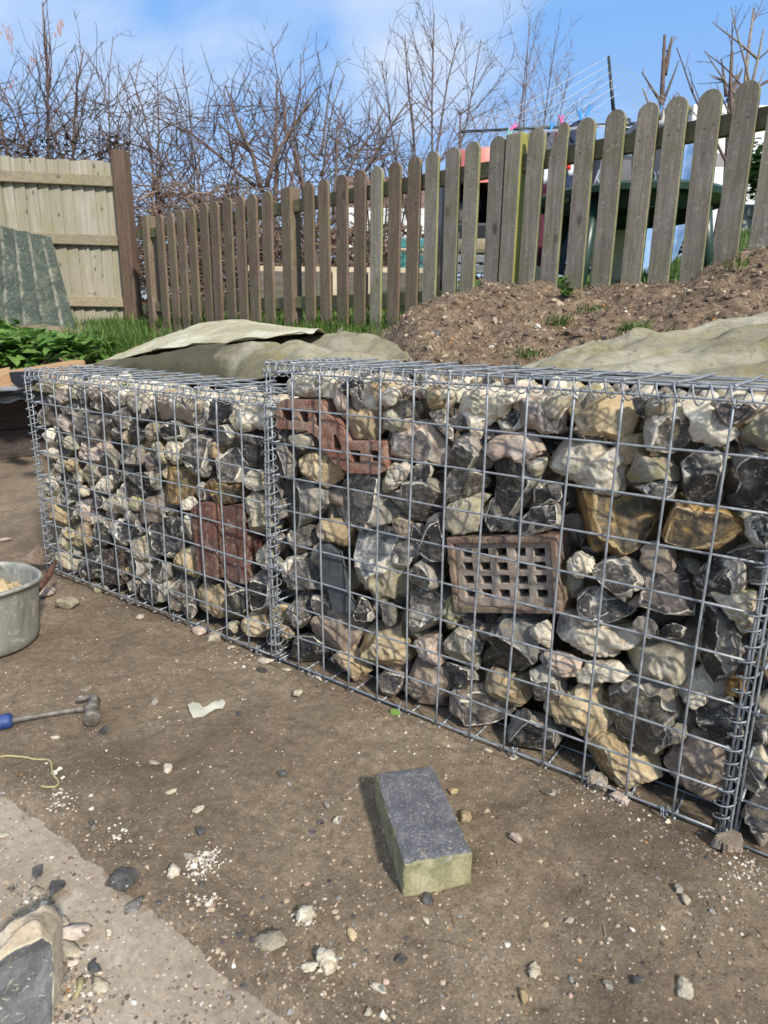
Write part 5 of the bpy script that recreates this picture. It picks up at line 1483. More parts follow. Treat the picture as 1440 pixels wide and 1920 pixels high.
def picket(x, ytop, wd, mat, bot=.735, tilt=0.0, chip=False):
    p = fence_hit(x, ytop); h = p[2] - bot
    r = wd / 2; n = 9
    poly = [(-r, 0), (r, 0), (r, h - r * .95)] + [(r * math.cos(a), h - r * .95 + r * .95 * math.sin(a)) for a in np.linspace(.18, math.pi - .18, n)] + [(-r, h - r * .95)]
    if chip: poly = [(-r, 0), (r, 0), (r, h - r * .6), (r * .8, h - r * .15), (r * .45, h), (r * .1, h - r * .1), (-r * .2, h - r * .9), (-r * .75, h - r * 2.3), (-r, h - r * 3.2)]
    mb = MB(); o = np.array([p[0], p[1], bot])
    mb.prism(poly, (0, 0, 0), UXF * math.cos(tilt) + np.array([0, 0, -math.sin(tilt)]), np.array([0, 0, 1.0]) * math.cos(tilt) + UXF * math.sin(tilt), -FN, .02)
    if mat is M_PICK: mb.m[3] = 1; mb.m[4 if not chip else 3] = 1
    for zz, du in ((h - .135, -.018), (h - .125, .016)): mb.tube(np.array([(UXF * du + np.array([0, 0, zz]) + FN * .0), (UXF * du + np.array([0, 0, zz]) + FN * .0012)]), .0032, 6, True, 2)
    ob = mb.build('picket', [mat, M_PICKEDGE, M_NAIL], None, False, .0022)
    ob.location = o; ob.parent = fence; ob.matrix_parent_inverse = Matrix.Translation(fence.location).inverted()
PK = [(1475, 133), (1405, 150), (1340, 165), (1272, 180), (1215, 192), (1155, 205), (1100, 220), (1048, 230), (1003, 240), (932, 255), (885, 265), (850, 275), (811, 283), (775, 293), (739, 303), (705, 312), (673, 318), (640, 327), (607, 335), (577, 342),
      (497, 358), (470, 363), (447, 367), (423, 370), (398, 377), (380, 380), (355, 387), (335, 393), (317, 398), (296, 402)]
for k, (x, y) in enumerate(PK):
    brown = x < 800 and (k * 7 % 5 != 0 or x < 560)
    picket(x, y, .086 if x > 700 else (.092 if x > 540 else .104), M_PICKB if brown else M_PICK, .735, rnd.gauss(0, .006), x == 1048)
for x, y, wd, hh in ((1540, 118, .084, 0), (1620, 100, .084, 0)): picket(x, y, wd, M_PICK)
for z, bk in ((None, 0),):
    for (xa, ya, xb, yb) in ((1431, 222, 735, 353), (700, 568, 860, 552)):
        pa, pb = fence_hit(xa, ya, .035), fence_hit(xb, yb, .035)
        a_ = pa if xa > xb else pb; zc = (pa[2] + pb[2]) / 2
        L0, L1 = np.array([.95, fence_y(.95), 0]), np.array([-4.3, fence_y(-4.3), 0])
        mid = (L0 + L1) / 2; mb = MB()
        mb.box((0, 0, 0), (float(np.linalg.norm(L1 - L0)), .036, .075), (0, 0, math.atan2(L0[1] - L1[1], L0[0] - L1[0])))
        o = mb.build('rail', M_RAIL, None, False, .003)
        c = mid - FN * .0395; o.location = (c[0], c[1], zc); o.parent = fence; o.matrix_parent_inverse = Matrix.Translation(fence.location).inverted()
def post(x, y, wx, wy, mat, bot=.6, fwd=.004, name='post', parent=fence):
    p = fence_hit(x, y, -fwd); mb = MB()
    hgt = p[2] - bot
    mb.box((0, 0, hgt / 2), (wx, wy, hgt), (0, 0, math.atan2(UXF[1], UXF[0])))
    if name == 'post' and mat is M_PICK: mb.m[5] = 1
    o = mb.build(name, [mat, M_POSTSIDE] if name == 'post' else mat, None, False, .006)
    c = p - FN * wy / 2; o.location = (c[0], c[1], bot)
    if parent: o.parent = parent; o.matrix_parent_inverse = Matrix.Translation(parent.location).inverted()
    return o
post(963, 249, .088, .088, M_PICK); post(534, 351, .10, .088, M_PICKB); post(268, 404, .09, .088, M_PICKB)

# ---------------------------------------------------------------- closeboard panel, its post and the leaning sheet
M_PALE = wood_mat('pale featheredge boards', (.20, .165, .10), (.34, .29, .19), (.47, .42, .31), .45, (.30, .30, .13))
M_PRAIL = wood_mat('pale fence rail', (.16, .13, .08), (.28, .235, .155), (.40, .35, .26), .4, (.22, .23, .09), 'X')
M_BPOST = wood_mat('dark brown post', (.055, .034, .024), (.11, .068, .046), (.17, .115, .08), .3, (.10, .11, .03))
PB = at_d(214, 303, 6.0); PA = at_d(-10, 295, 5.83); PA[2] = PB[2] = (PA[2] + PB[2]) / 2
pdir = PA - PB; pdir[2] = 0; plen = np.linalg.norm(pdir); pdir /= plen
pn = np.array([-pdir[1], pdir[0], 0]);
if np.dot(pn, CC - PB) < 0: pn = -pn
pf = empty('board_fence', (PB[0], PB[1], .74)); tag(pf, 'pale closeboard fence panel with three rails at the left', 'board fence')
mb = MB(); hgt = PB[2] - .74
k = 0; u = 0.0
while u < 3.4:
    wd = .098 + .006 * math.sin(k * 3.1); t0 = .012
    dz = rnd.uniform(-.008, .008)
    mb.add([PB + pdir * (u + a) + pn * b + np.array([0, 0, c]) for c in (-hgt, dz) for a, b in ((-.012, .030), (wd, .006), (wd, .0), (-.012, .0))],
           [[0, 1, 2, 3][::-1], [4, 5, 6, 7], [0, 1, 5, 4], [1, 2, 6, 5], [2, 3, 7, 6], [3, 0, 4, 7]])
    u += wd; k += 1
def boards_mat():
    m = NT('featheredge boards'); v = m.coords(rand=False)
    ax = math.atan2(pdir[1], pdir[0])
    mp_ = m.n('ShaderNodeMapping'); mp_.inputs['Rotation'].default_value = (0, 0, -ax); m.l(v, mp_.inputs['Vector'])
    sx = m.n('ShaderNodeSeparateXYZ'); m.l(mp_.outputs[0], sx.inputs[0])
    brd = m.math('FLOOR', m.math('MULTIPLY', sx.outputs['X'], 10.0))
    cmb = m.n('ShaderNodeCombineXYZ'); m.l(brd, cmb.inputs['X'])
    wn = m.n('ShaderNodeTexWhiteNoise'); m.l(cmb.outputs[0], wn.inputs['Vector'])
    g = m.noise(m.scalev(mp_.outputs[0], (60, 60, 3)), 1.0, 7, .65, .6)
    c = m.ramp(g, [(.25, (.235, .205, .155)), (.5, (.385, .35, .28)), (.75, (.51, .475, .41))])
    c = m.mix(m.ramp(wn.outputs['Value'], [(0, 0.0), (1, .75)]), c, (.22, .205, .13))
    c = m.mix(m.ramp(m.noise(v, 5, 6, .65), [(.48, 0.0), (.7, .4)]), c, (.24, .25, .09))
    kn = m.vor(m.scalev(mp_.outputs[0], (13, 13, 6.5)), 1.0)
    kk = m.math('MULTIPLY', m.ramp(kn.outputs['Distance'], [(.07, .8), (.16, 0.0)]), m.ramp(kn.outputs['Color'], [(.5, 0.0), (.55, 1.0)]))
    c = m.mix(kk, c, (.05, .036, .022))
    return m.fin(c, .85, m.bump(g, .4, .002))
mb.build('boards', boards_mat(), pf, False)
for ya in (340, 451, 566):
    q = at_plane(200, ya, PB + pn * .04, pn); mb = MB()
    c_ = PB + pdir * 1.66 + pn * .045; c_[2] = q[2]
    mb.box((0, 0, 0), (3.36, .05, .092), (R_(0), 0, math.atan2(pdir[1], pdir[0])))
    o = mb.build('rail', M_PRAIL, None, False, .006); o.location = c_; o.parent = pf; o.matrix_parent_inverse = Matrix.Translation(pf.location).inverted()
pt_ = at_d(224, 283, 5.93); mb = MB(); mb.box((0, 0, (pt_[2] - .5) / 2), (.125, .125, pt_[2] - .5), (0, 0, .45), 0, .97)
o = mb.build('fence_post', M_BPOST, None, False, .008); o.location = (pt_[0] + .01, pt_[1], .5); tag(o, 'thick dark brown timber post where the board fence meets the pickets', 'fence post')
def ribbed_mat():
    m = NT('mossy green sheet'); v = m.coords(rand=False)
    sx = m.n('ShaderNodeUVMap')
    c = m.ramp(m.noise(v, 7, 7, .7, .4), [(.3, (.020, .032, .024)), (.52, (.040, .056, .040)), (.74, (.11, .12, .085))])
    c = m.mix(m.ramp(m.noise(v, 60, 5, .75), [(.55, 0.0), (.66, .7)]), c, (.27, .27, .21))
    rb_ = m.n('ShaderNodeAttribute'); rb_.attribute_name = 'rib'
    wk = m.math('ADD', m.math('MULTIPLY', rb_.outputs['Fac'], .17), m.noise(m.scalev(v, (7, 7, 1.4)), 2.2, 7, .72, .4))
    c = m.mix(m.ramp(wk, [(.56, 0.0), (.74, .85)]), c, (.24, .225, .17))
    return m.fin(c, .8, m.bump(m.noise(v, 50, 5), .3, .003))
M_RIB = ribbed_mat()
cor = [at_d(-30, 418, 5.62), at_d(96, 446, 5.66), at_d(150, 640, 5.35), at_d(-30, 690, 5.25)]
mb = MB(); nu_, nv_ = 64, 18
nrm = np.cross(cor[1] - cor[0], cor[3] - cor[0]); nrm /= np.linalg.norm(nrm)
if np.dot(nrm, CC - cor[0]) < 0: nrm = -nrm
V = []; RB_ = []
for j in range(nv_):
    for i in range(nu_):
        s_, t_ = i / (nu_ - 1), j / (nv_ - 1)
        p = (cor[0] * (1 - s_) + cor[1] * s_) * (1 - t_) + (cor[3] * (1 - s_) + cor[2] * s_) * t_
        rib = max(0, math.cos((s_ * 5 - .3) * 2 * math.pi)) ** 6
        RB_.append(rib); V.append(p + nrm * (.011 * rib + .004 * mnoise.noise(Vector((s_ * 5, t_ * 5, 0)))) + np.array([0, 0, .012 * mnoise.noise(Vector((s_ * 9, 3, 1))) if j == 0 else 0]))
mb.add(V, [[j * nu_ + i, j * nu_ + i + 1, (j + 1) * nu_ + i + 1, (j + 1) * nu_ + i] for j in range(nv_ - 1) for i in range(nu_ - 1)])
o = mb.build('ribbed_sheet', M_RIB, None, True, 0, tuple(np.mean(cor, 0))); at_ = o.data.attributes.new('rib', 'FLOAT', 'POINT'); at_.data.foreach_set('value', RB_); s_ = o.modifiers.new('thickness', 'SOLIDIFY'); s_.thickness = .006
tag(o, 'mossy dark green ribbed sheet leaning on the board fence', 'ribbed sheet')

# ---------------------------------------------------------------- timbers, membrane and weeds behind the lower cage
M_SLEEP = wood_mat('tarred sleeper', (.02, .018, .018), (.065, .05, .042), (.15, .11, .085), 0, axis='Y')
for k, (z, x, lb) in enumerate(((.085, -3.01, 'lower of two dark tarred sleepers stacked behind the far cage end'), (.262, -3.02, 'upper of two dark tarred sleepers stacked behind the far cage end'))):
    mb = MB(); mb.box((0, 0, 0), (.12, 2.9, .172)); o = mb.build('sleeper', M_SLEEP, None, False, .012)
    o.location = (x - .06, .55 + .05 * k, z); o.rotation_euler = (0, 0, -.02 * k); tag(o, lb, 'sleeper', 'stacked sleepers')
M_PLANK = simple('fresh orange plank', (.30, .17, .08), (.48, .31, .17), 5, .8, .3, .002, 0, True, (6, 40, 40))
M_BLACK = simple('black plastic membrane', (.008, .009, .012), (.022, .024, .03), 12, .4, .6, .01)
M_GREY = simple('grey metal sheet', (.26, .27, .28), (.42, .43, .44), 12, .4, .1, .002, .3)
for (x1, y1, x2, y2, d1, d2, hw, lb) in ((-20, 709, 152, 680, 3.55, 3.95, .075, 'long orange plank lying behind the far top corner of the lower cage'), (-30, 700, 20, 690, 3.75, 3.8, .05, 'short orange timber end at the left edge above the long plank')):
    a, b = at_d(x1, y1, d1), at_d(x2, y2, d2); z_ = (a[2] + b[2]) / 2; c_ = (a + b) / 2
    mb = MB(); mb.box((0, 0, 0), (float(np.linalg.norm(b - a)), .10, hw)); o = mb.build('plank', M_PLANK, None, False, .004)
    o.location = c_ - np.array([0, 0, .02]); dd = b - a; o.rotation_euler = (0, -math.atan2(dd[2], math.hypot(dd[0], dd[1])), math.atan2(dd[1], dd[0])); tag(o, lb, 'plank', 'orange planks')
mb = MB()
V = []; c0_ = at_d(0, 745, 3.55)
for j in range(9):
    for i in range(16):
        p = at_d(-40 + i * 9.5, 752 - j * 3.2, 3.45 + j * .06 + .02 * i)
        p[2] += .012 * math.sin(i * .9 + j) + .008 * math.sin(j * 1.7); V.append(p)
mb.add(V, [[j * 16 + i, j * 16 + i + 1, (j + 1) * 16 + i + 1, (j + 1) * 16 + i] for j in range(8) for i in range(15)])
o = mb.build('black_membrane', M_BLACK, None, True, 0, tuple(np.mean(V, 0))); s_ = o.modifiers.new('thickness', 'SOLIDIFY'); s_.thickness = .004
tag(o, 'creased black plastic membrane over the sleepers at left', 'membrane')
mb = MB(); pa, pb = at_d(-20, 731, 3.3), at_d(56, 729, 3.1); c_ = (pa + pb) / 2
mb.prism([(-.12, -.05), (.12, -.06), (.10, .06), (-.12, .09)], c_, (pb - pa) / np.linalg.norm(pb - pa), np.array([-.58, .81, .05]), np.array([0, 0, 1.0]), .006)
o = mb.build('metal_offcut', M_GREY, None, False, 0, tuple(c_)); tag(o, 'flat pale grey offcut lying on the black membrane', 'sheet offcut')
mb = MB(); c_ = at_d(40, 712, 2.75); pr = [(x, y) for x, y in ((-.05, .03), (.06, .035), (.05, -.01), (.02, -.03), (-.02, -.035), (-.045, -.01))]
mb.prism(pr, c_, np.array([.8, .58, 0]), np.array([0, 0, 1.0]), np.array([-.58, .81, 0]), .07)
o = mb.build('plastic_gutter', M_BLACK, None, False, .004, tuple(c_)); tag(o, 'curved black plastic piece beside the far top corner of the lower cage', 'plastic piece')

def leaf_cluster(name, pts, L, W, seed, label, cat=None, kind=None, mat=None, up=.6, tint=(0, 1)):
    """broad leaves: a bent rhombus of 8 faces each, growing from many short stems"""
    r = np.random.default_rng(seed); Vs, F, tt = [], [], []
    prof = [(0, .05), (.25, .8), (.5, 1), (.75, .65), (1, .02)]
    for p in pts:
        a = r.uniform(0, 6.28); el = r.uniform(-.1, 1.0) * up + .15; l = L * r.uniform(.55, 1.3); wd = W * r.uniform(.6, 1.25)
        d = np.array([math.cos(a) * math.cos(el), math.sin(a) * math.cos(el), math.sin(el)]); s = np.array([-math.sin(a), math.cos(a), r.uniform(-.4, .4)])
        n = np.cross(d, s); b = len(Vs); t0 = r.uniform(*tint)
        for k, (t, q) in enumerate(prof):
            c = p + d * l * t - np.array([0, 0, 1.0]) * l * .45 * t * t; jag = 1 + .3 * (k % 2)
            Vs += [c - s * wd * .5 * q * jag + n * .12 * wd * q, c, c + s * wd * .5 * q * jag + n * .12 * wd * q]; tt += [t0 - .08, t0 - .2, t0]
        for k in range(4):
            i = b + k * 3; F += [[i, i + 1, i + 4, i + 3], [i + 1, i + 2, i + 5, i + 4]]
    Vs = np.array(Vs); c = Vs.mean(0)
    me = mesh_np(name, Vs - c, np.array(F), mat or M_DARKG, True, None, {'tint': np.clip(tt, 0, 1)})
    o = link(name, me, None, tuple(c)); tag(o, label, cat, None, kind); return o
M_WEED = leaf_mat('bright weed leaves', (.05, .12, .02), (.12, .25, .045), (.24, .37, .10))
r = random.Random(21); pts = []
while len(pts) < 1500:
    x, y = r.uniform(-60, 215), r.uniform(622, 690)
    if y < 622 + .22 * abs(x - 60) * r.random(): continue
    p = at_d(x, y, r.uniform(4.0, 5.0)); zt = T(p[0], p[1], False)
    if p[2] < zt + .01: p[2] = zt + r.uniform(.01, .05)
    pts.append(p)
leaf_cluster('weeds', pts, .12, .058, 3, 'bed of lush broad leaved weeds before the board fence', None, 'stuff', M_WEED, .75, (.2, 1))
r = random.Random(22); pts = []
for _ in range(1500):
    x, y = r.gauss(225, 50), r.gauss(650, 17)
    if x < 120: continue
    p = at_d(x, y, r.uniform(4.0, 5.4)); pts.append(p)
grass_obj('grass', pts, .12, .007, .7, 23, None, 'tall rank grass beside the weeds', None, None, 'stuff')
# the bank the weeds grow on (part of the ground heap, kept simple)
for k, (x, y, h_, n, lb) in enumerate(((1062, 555, .085, 60, 'yellow green leafy weed upright before the pickets on the heap'), (1050, 604, .05, 70, 'flat spreading grass tuft below the leafy weed'), (1193, 620, .05, 150, 'thick grass tuft at the top edge of the right fabric sheet'),
                               (1112, 578, .04, 40, 'thin grass tuft right of the leafy weed'), (985, 662, .035, 50, 'low grass tuft near the left foot of the heap'), (1380, 500, .06, 36, 'grass tuft on the crest at the right pickets'), (1275, 622, .03, 24, 'tiny seedling tuft right of the thick tuft'))):
    best = None
    for dd in np.arange(1.2, 3.2, .01):
        p = at_d(x, y, dd)
        if p[2] <= T(p[0], p[1]) + .006: best = p; break
    if best is None: best = at_d(x, y, 2.2)
    pts = [best + np.array([rnd.gauss(0, .022), rnd.gauss(0, .03), -.012]) for _ in range(n)]
    if k == 0: leaf_cluster('leafy_weed', [best + np.array([rnd.gauss(0, .014), rnd.gauss(0, .012), rnd.uniform(-.01, .07)]) for _ in range(90)], .026, .014, 5, lb, 'weed', None, M_GRASS, .9, (.5, 1))
    else: grass_obj('grass_tuft', pts, h_, .0042, .9, 40 + k, None, lb, 'grass tuft', 'grass tufts on the soil heap')
df = at_d(337, 566, 5.85); root = empty('daffodil', (df[0], df[1], .74)); tag(root, 'yellow daffodil flower showing between the far pickets', 'daffodil')
mb = MB(); mb.tube(np.array([[df[0], df[1], .74], [df[0], df[1], df[2] - .01]]), .004, 6); mb.build('stem', CH['brown'], root)
M_YEL = simple('daffodil yellow', (.75, .50, .01), (.85, .62, .03), 20, .5)
mb = MB()
for a in np.arange(6) * 1.047:
    u_, v_ = math.cos(a), math.sin(a); X_ = np.array([.58, -.4, 0]) * 0 + np.array([.81, .58, 0]); Z_ = np.array([0, 0, 1.0])
    c_ = X_ * u_ + Z_ * v_; s2 = -X_ * v_ + Z_ * u_; Pq = [df, df + c_ * .022 + s2 * .011, df + c_ * .034, df + c_ * .022 - s2 * .011]
    mb.add(Pq + [p + np.array([-.58, .8, 0]) * .003 for p in Pq], [[0, 1, 2, 3], [4, 5, 6, 7]])
mb.tube(np.array([df, df + np.array([.58, -.8, 0]) * .02, df + np.array([.58, -.8, 0]) * .028]), np.array([.009, .011, .015]), 10)
mb.build('petals', M_YEL, root)

# ---------------------------------------------------------------- bare shrubs and trees beyond the fence
M_BARK = simple('purple brown bark', (.062, .040, .030), (.16, .115, .09), 30, .85, .4, .004)
M_TWIG = simple('red brown twigs', (.075, .045, .035), (.185, .122, .10), 14, .8)
M_TWIGL = simple('pale grey brown twigs', (.16, .11, .095), (.30, .23, .20), 14, .8)
M_BARKL = simple('greyish young bark', (.14, .105, .08), (.30, .25, .2), 30, .85, .4, .004)
def grow(mb_t, mb_c, p, d, L, r0, lev, rg, gnarl, up, maxlev, dens):
    n = 7 if lev < 2 else 5
    P = [np.array(p)]; d = np.array(d) / np.linalg.norm(d); ds = []
    for i in range(n - 1):
        d = d + np.array([rg.gauss(0, gnarl), rg.gauss(0, gnarl), rg.gauss(0, gnarl * .6) + up]); d /= np.linalg.norm(d)
        P.append(P[-1] + d * L / (n - 1)); ds.append(d.copy())
    rad = r0 * np.linspace(1, .28 if lev < maxlev else .4, n)
    (mb_t if lev == 0 else mb_c).tube(np.array(P), rad, 6 if lev == 0 else (4 if lev == 1 else 3), lev == 0)
    if lev >= maxlev: return
    k = max(2, int(dens * L * (1.0 if lev == 0 else 1.5) + rg.random()))
    for _ in range(k):
        t = rg.uniform(.22, 1.0); i = min(n - 2, int(t * (n - 1))); q = P[i] + (P[i + 1] - P[i]) * (t * (n - 1) - i)
        dd = ds[i]; a = rg.uniform(0, 6.283); ax = np.array([math.cos(a), math.sin(a), 0]) ; ax = ax - dd * np.dot(ax, dd); ax /= (np.linalg.norm(ax) + 1e-6)
        sp = rg.uniform(.35, .95)
        grow(mb_t, mb_c, q, dd * math.cos(sp) + ax * math.sin(sp), L * rg.uniform(.22, .5) * (1.2 - .75 * t), max(.0026, rad[i] * .55), lev + 1, rg, gnarl * 1.1, up * .9, maxlev, dens)
def shrub(name, label, stems, sd, tm=None, cm=None, gnarl=.18, up=.05, maxlev=2, dens=5.2, group='bare shrubs beyond the fence'):
    """stems: (x0, y0, x1, y1, dist, radius): foot and tip of each main stem in the photo"""
    rg = random.Random(sd); mt, mc = MB(), MB(); base = None
    for (x0, y0, x1, y1, d, rad) in stems:
        a, b = at_d(x0, y0, d), at_d(x1, y1 + (.10 * (y0 - y1) if 'bare_shrub' == name else 0), d + (rg.uniform(-.25, .25) if 'bare_shrub' == name else 0)); 
        if base is None: base = a
        L = float(np.linalg.norm(b - a)); dirv = (b - a) / L
        grow(mt, mc, a, dirv, L, rad, 0, rg, gnarl * .55, up * .2, maxlev, dens)
    root = empty(name, (base[0], base[1], min(base[2], 1.0))); tag(root, label, 'tree' if 'tree' in name else 'shrub', group)
    mt.build('trunk', tm or M_BARK, root); mc.build('crown', cm or M_TWIG, root)
SH = [
 ('bare_shrub', 'tall many stemmed bare shrub highest at the left edge', [(110, 480, 62, 5, 7.5, .028), (90, 480, -10, 60, 7.4, .03), (120, 480, 130, 140, 7.6, .02), (60, 480, 10, 190, 7.3, .02), (105, 470, 30, 90, 7.7, .02), (140, 470, 95, 120, 7.5, .016)], {}),
 ('bare_shrub', 'bare shrub with one long arching branch behind the board fence', [(110, 470, 190, 100, 7.0, .026), (150, 470, 225, 190, 7.1, .02), (100, 480, 180, 230, 6.9, .02), (180, 480, 236, 60, 7.1, .014)], {}),
 ('bare_shrub', 'straight wispy shrub just above the dark brown post', [(215, 480, 215, 130, 7.4, .018), (230, 480, 262, 170, 7.4, .015), (250, 480, 236, 210, 7.2, .014), (200, 480, 160, 210, 7.2, .014)], {}),
 ('bare_shrub', 'slender shrub with a lone upright stem right of the dark post', [(285, 500, 288, 95, 7.0, .020), (296, 490, 330, 120, 7.1, .016), (300, 480, 255, 190, 7.1, .014)], {}),
 ('bare_shrub', 'thin many stemmed shrub over the bramble tangle', [(380, 500, 388, 60, 7.2, .018), (370, 500, 345, 120, 7.2, .014), (395, 500, 420, 110, 7.2, .015), (410, 490, 300, 130, 7.0, .018)], {}),
 ('bare_tree', 'dark gnarled tree with the thickest bent trunk left of centre', [(495, 500, 490, 110, 6.6, .036), (492, 360, 415, 190, 6.6, .026), (500, 350, 512, 135, 6.5, .026), (480, 350, 300, 230, 6.7, .018), (505, 330, 560, 160, 6.7, .014)], dict(gnarl=.26)),
 ('bare_shrub', 'bushy shrub with tall whips over the middle of the pickets', [(575, 500, 590, 45, 7.4, .018), (560, 500, 548, 60, 7.4, .015), (590, 480, 620, 120, 7.3, .016), (570, 460, 520, 100, 7.3, .015)], {}),
 ('bare_tree', 'cut trunk with a flat stub and thin new branches behind mid pickets', [(600, 560, 599, 266, 6.0, .034), (603, 290, 640, 130, 6.0, .012), (598, 300, 530, 240, 6.0, .012), (600, 330, 660, 210, 6.0, .012)], dict(group='pruned trees')),
 ('bare_tree', 'bare tree with one curved bough sweeping right over mid pickets', [(620, 420, 700, 165, 5.9, .022), (650, 330, 715, 210, 5.9, .014), (625, 400, 640, 180, 6.0, .016)], dict(gnarl=.2)),
 ('bare_shrub', 'wispy pale shrub between the curved bough and the tall whips', [(715, 500, 735, 140, 8.5, .016), (725, 500, 705, 170, 8.5, .014), (740, 500, 765, 200, 8.5, .014)], dict(cm=M_TWIGL)),
 ('bare_shrub', 'tall straight whips forming a narrow shrub in the centre', [(800, 520, 790, 25, 7.0, .020), (792, 520, 765, 45, 7.0, .017), (808, 520, 828, 20, 7.1, .018), (815, 520, 860, 60, 7.1, .016), (785, 520, 742, 90, 7.1, .015)], dict(cm=M_TWIG, gnarl=.11, dens=7)),
 ('bare_tree', 'short cut stub behind the pickets left of the tall fence post', [(858, 420, 864, 212, 5.2, .020), (864, 214, 892, 194, 5.2, .008), (863, 216, 852, 198, 5.2, .008)], dict(dens=2.5, gnarl=.012, group='pruned trees')),
 ('bare_shrub', 'pale wispy shrub behind the washing line', [(965, 420, 985, 70, 8.0, .014), (985, 420, 1010, 20, 8.0, .014), (1000, 420, 1040, 60, 8.0, .014), (1010, 420, 1055, 110, 8.0, .012), (950, 420, 905, 190, 8.0, .012), (930, 440, 870, 150, 8.2, .012)], dict(cm=M_TWIGL, gnarl=.12, dens=7.5)),
 ('bare_tree', 'pollarded trunk with sawn top standing above the rounded pickets', [(1232, 420, 1250, 68, 5.4, .040), (1245, 140, 1262, 70, 5.4, .026), (1238, 190, 1202, 135, 5.4, .014), (1240, 200, 1275, 115, 5.4, .014), (1236, 230, 1265, 180, 5.4, .022)], dict(dens=1.6, gnarl=.012, cm=M_BARKL, group='pruned trees')),
 ('bare_tree', 'second pollarded trunk with forked stubs nearer the right edge', [(1360, 420, 1372, 98, 5.6, .042), (1366, 190, 1392, 130, 5.6, .026), (1362, 180, 1352, 110, 5.6, .018)], dict(dens=2.2, gnarl=.012, cm=M_BARKL, group='pruned trees')),
 ('bare_tree', 'slanting bare tree rising out of the right top corner', [(1330, 520, 1445, -20, 4.9, .030), (1408, 170, 1380, 20, 4.9, .012), (1420, 110, 1340, 30, 4.9, .010), (1400, 200, 1300, 120, 4.9, .010)], dict(dens=4, gnarl=.08, tm=M_BARKL)),
 ('bare_tree', 'young pale barked tree leaning behind the last pickets', [(1338, 480, 1372, 330, 5.0, .030), (1372, 330, 1420, 60, 5.0, .022), (1390, 220, 1445, 130, 5.0, .012)], dict(dens=3, gnarl=.06, tm=M_BARKL)),
 ('bare_shrub', 'low dark shrub filling the gap left of the bent trunk', [(430, 500, 425, 200, 6.9, .016), (445, 500, 455, 160, 6.9, .016), (420, 500, 395, 230, 6.8, .014)], {}),
 ('bare_shrub', 'low scrub shrub right of the cut trunk', [(665, 520, 655, 260, 7.8, .014), (690, 520, 690, 230, 7.8, .014), (650, 520, 625, 240, 7.8, .012)], dict(cm=M_TWIGL)),
 ('bare_shrub', 'twiggy shrub behind the left half of the board fence', [(20, 480, -20, 210, 6.9, .016), (40, 480, 55, 200, 6.9, .016), (70, 480, 95, 210, 6.9, .014), (10, 480, 25, 240, 6.8, .014)], {}),
]
for k, (nm, lb, st, kw) in enumerate(SH): shrub(nm, lb, st, 300 + k, **kw)
# pink catkins hanging in the left shrub
M_CAT = simple('pink catkins', (.27, .165, .16), (.40, .28, .27), 40, .8)
mb = MB(); rg = random.Random(4); cc_ = at_d(70, 90, 7.5)
for (x, y) in ((14, 62), (20, 75), (112, 48), (106, 62), (62, 108), (56, 122), (22, 150), (90, 140), (10, 50), (115, 40)):
    for _ in range(5):
        p = at_d(x + rg.gauss(0, 4), y + rg.gauss(0, 6), 7.45); mb.tube(np.array([p, p + [0, 0, -.03], p + [.004, 0, -.055]]), np.array([.005, .008, .004]), 4)
o = mb.build('catkins', M_CAT, None, False, 0, tuple(cc_)); tag(o, 'pink catkins hanging in the left bare shrub', None, None, 'stuff')
# tangle of thin crossing branches through the shrubs
mb = MB(); rg = random.Random(71)
for k in range(620):
    x = rg.uniform(-40, 740); y = rg.uniform(190, 350) + 50 * sstep(x, 500, 720); d0 = rg.uniform(6.3, 7.8)
    p = at_d(x, y, d0); L = rg.uniform(.3, .9); d = np.array([rg.gauss(0, 1), rg.gauss(0, .6), rg.gauss(.55, .5)]); d /= np.linalg.norm(d); P = [p]
    for _ in range(7):
        d = d + np.array([rg.gauss(0, .22), rg.gauss(0, .2), rg.gauss(.02, .2)]); d /= np.linalg.norm(d); P.append(P[-1] + d * L / 7)
    mb.tube(np.array(P), np.linspace(rg.uniform(.004, .008), .002, 8), 3, False)
o = mb.build('twigs', M_BARK); tag(o, 'tangle of thin dark crossing branches through the bare shrubs', None, None, 'stuff')
# bramble tangle behind the left pickets
mb, mb2 = MB(), MB(); rg = random.Random(17)
for k in range(2600):
    x = rg.uniform(238, 830) if rg.random() < .55 else rg.gauss(380, 90)
    top = 345 + 60 * sstep(x, 500, 640) + 50 * sstep(x, 640, 800) + 24 * mnoise.noise(Vector((x * .02, 0, 0)))
    y = rg.uniform(top, 600); d0 = rg.uniform(6.2, 7.6)
    p = at_d(x, y, d0); L = rg.uniform(.15, .5); d = np.array([rg.gauss(0, 1), rg.gauss(0, 1), rg.gauss(.3, .6)]); d /= np.linalg.norm(d); P = [p]
    for _ in range(5):
        d = d + np.array([rg.gauss(0, .3), rg.gauss(0, .3), rg.gauss(-.12, .2)]); d /= np.linalg.norm(d); P.append(P[-1] + d * L / 5)
    (mb if rg.random() < .6 else mb2).tube(np.array(P), rg.uniform(.0025, .006), 3, False)
M_BRAM = simple('dry bramble stems', (.16, .105, .07), (.33, .24, .17), 9, .9)
o = mb.build('bramble', M_BRAM); tag(o, 'dry brown bramble tangle behind the left pickets', None, None, 'stuff')
o = mb2.build('bramble', M_TWIG); tag(o, 'dark bramble stems behind the left pickets', None, None, 'stuff')
r = random.Random(5); pts = []
for _ in range(11000):
    x = r.uniform(238, 800); top = 362 + 70 * sstep(x, 480, 640) + 35 * sstep(x, 640, 800)
    pts.append(at_d(x, top + (590 - top) * r.random() ** .8, r.uniform(6.6, 7.8)))
M_DRY = leaf_mat('dead bramble leaves', (.08, .045, .028), (.19, .115, .07), (.36, .26, .18), .85)
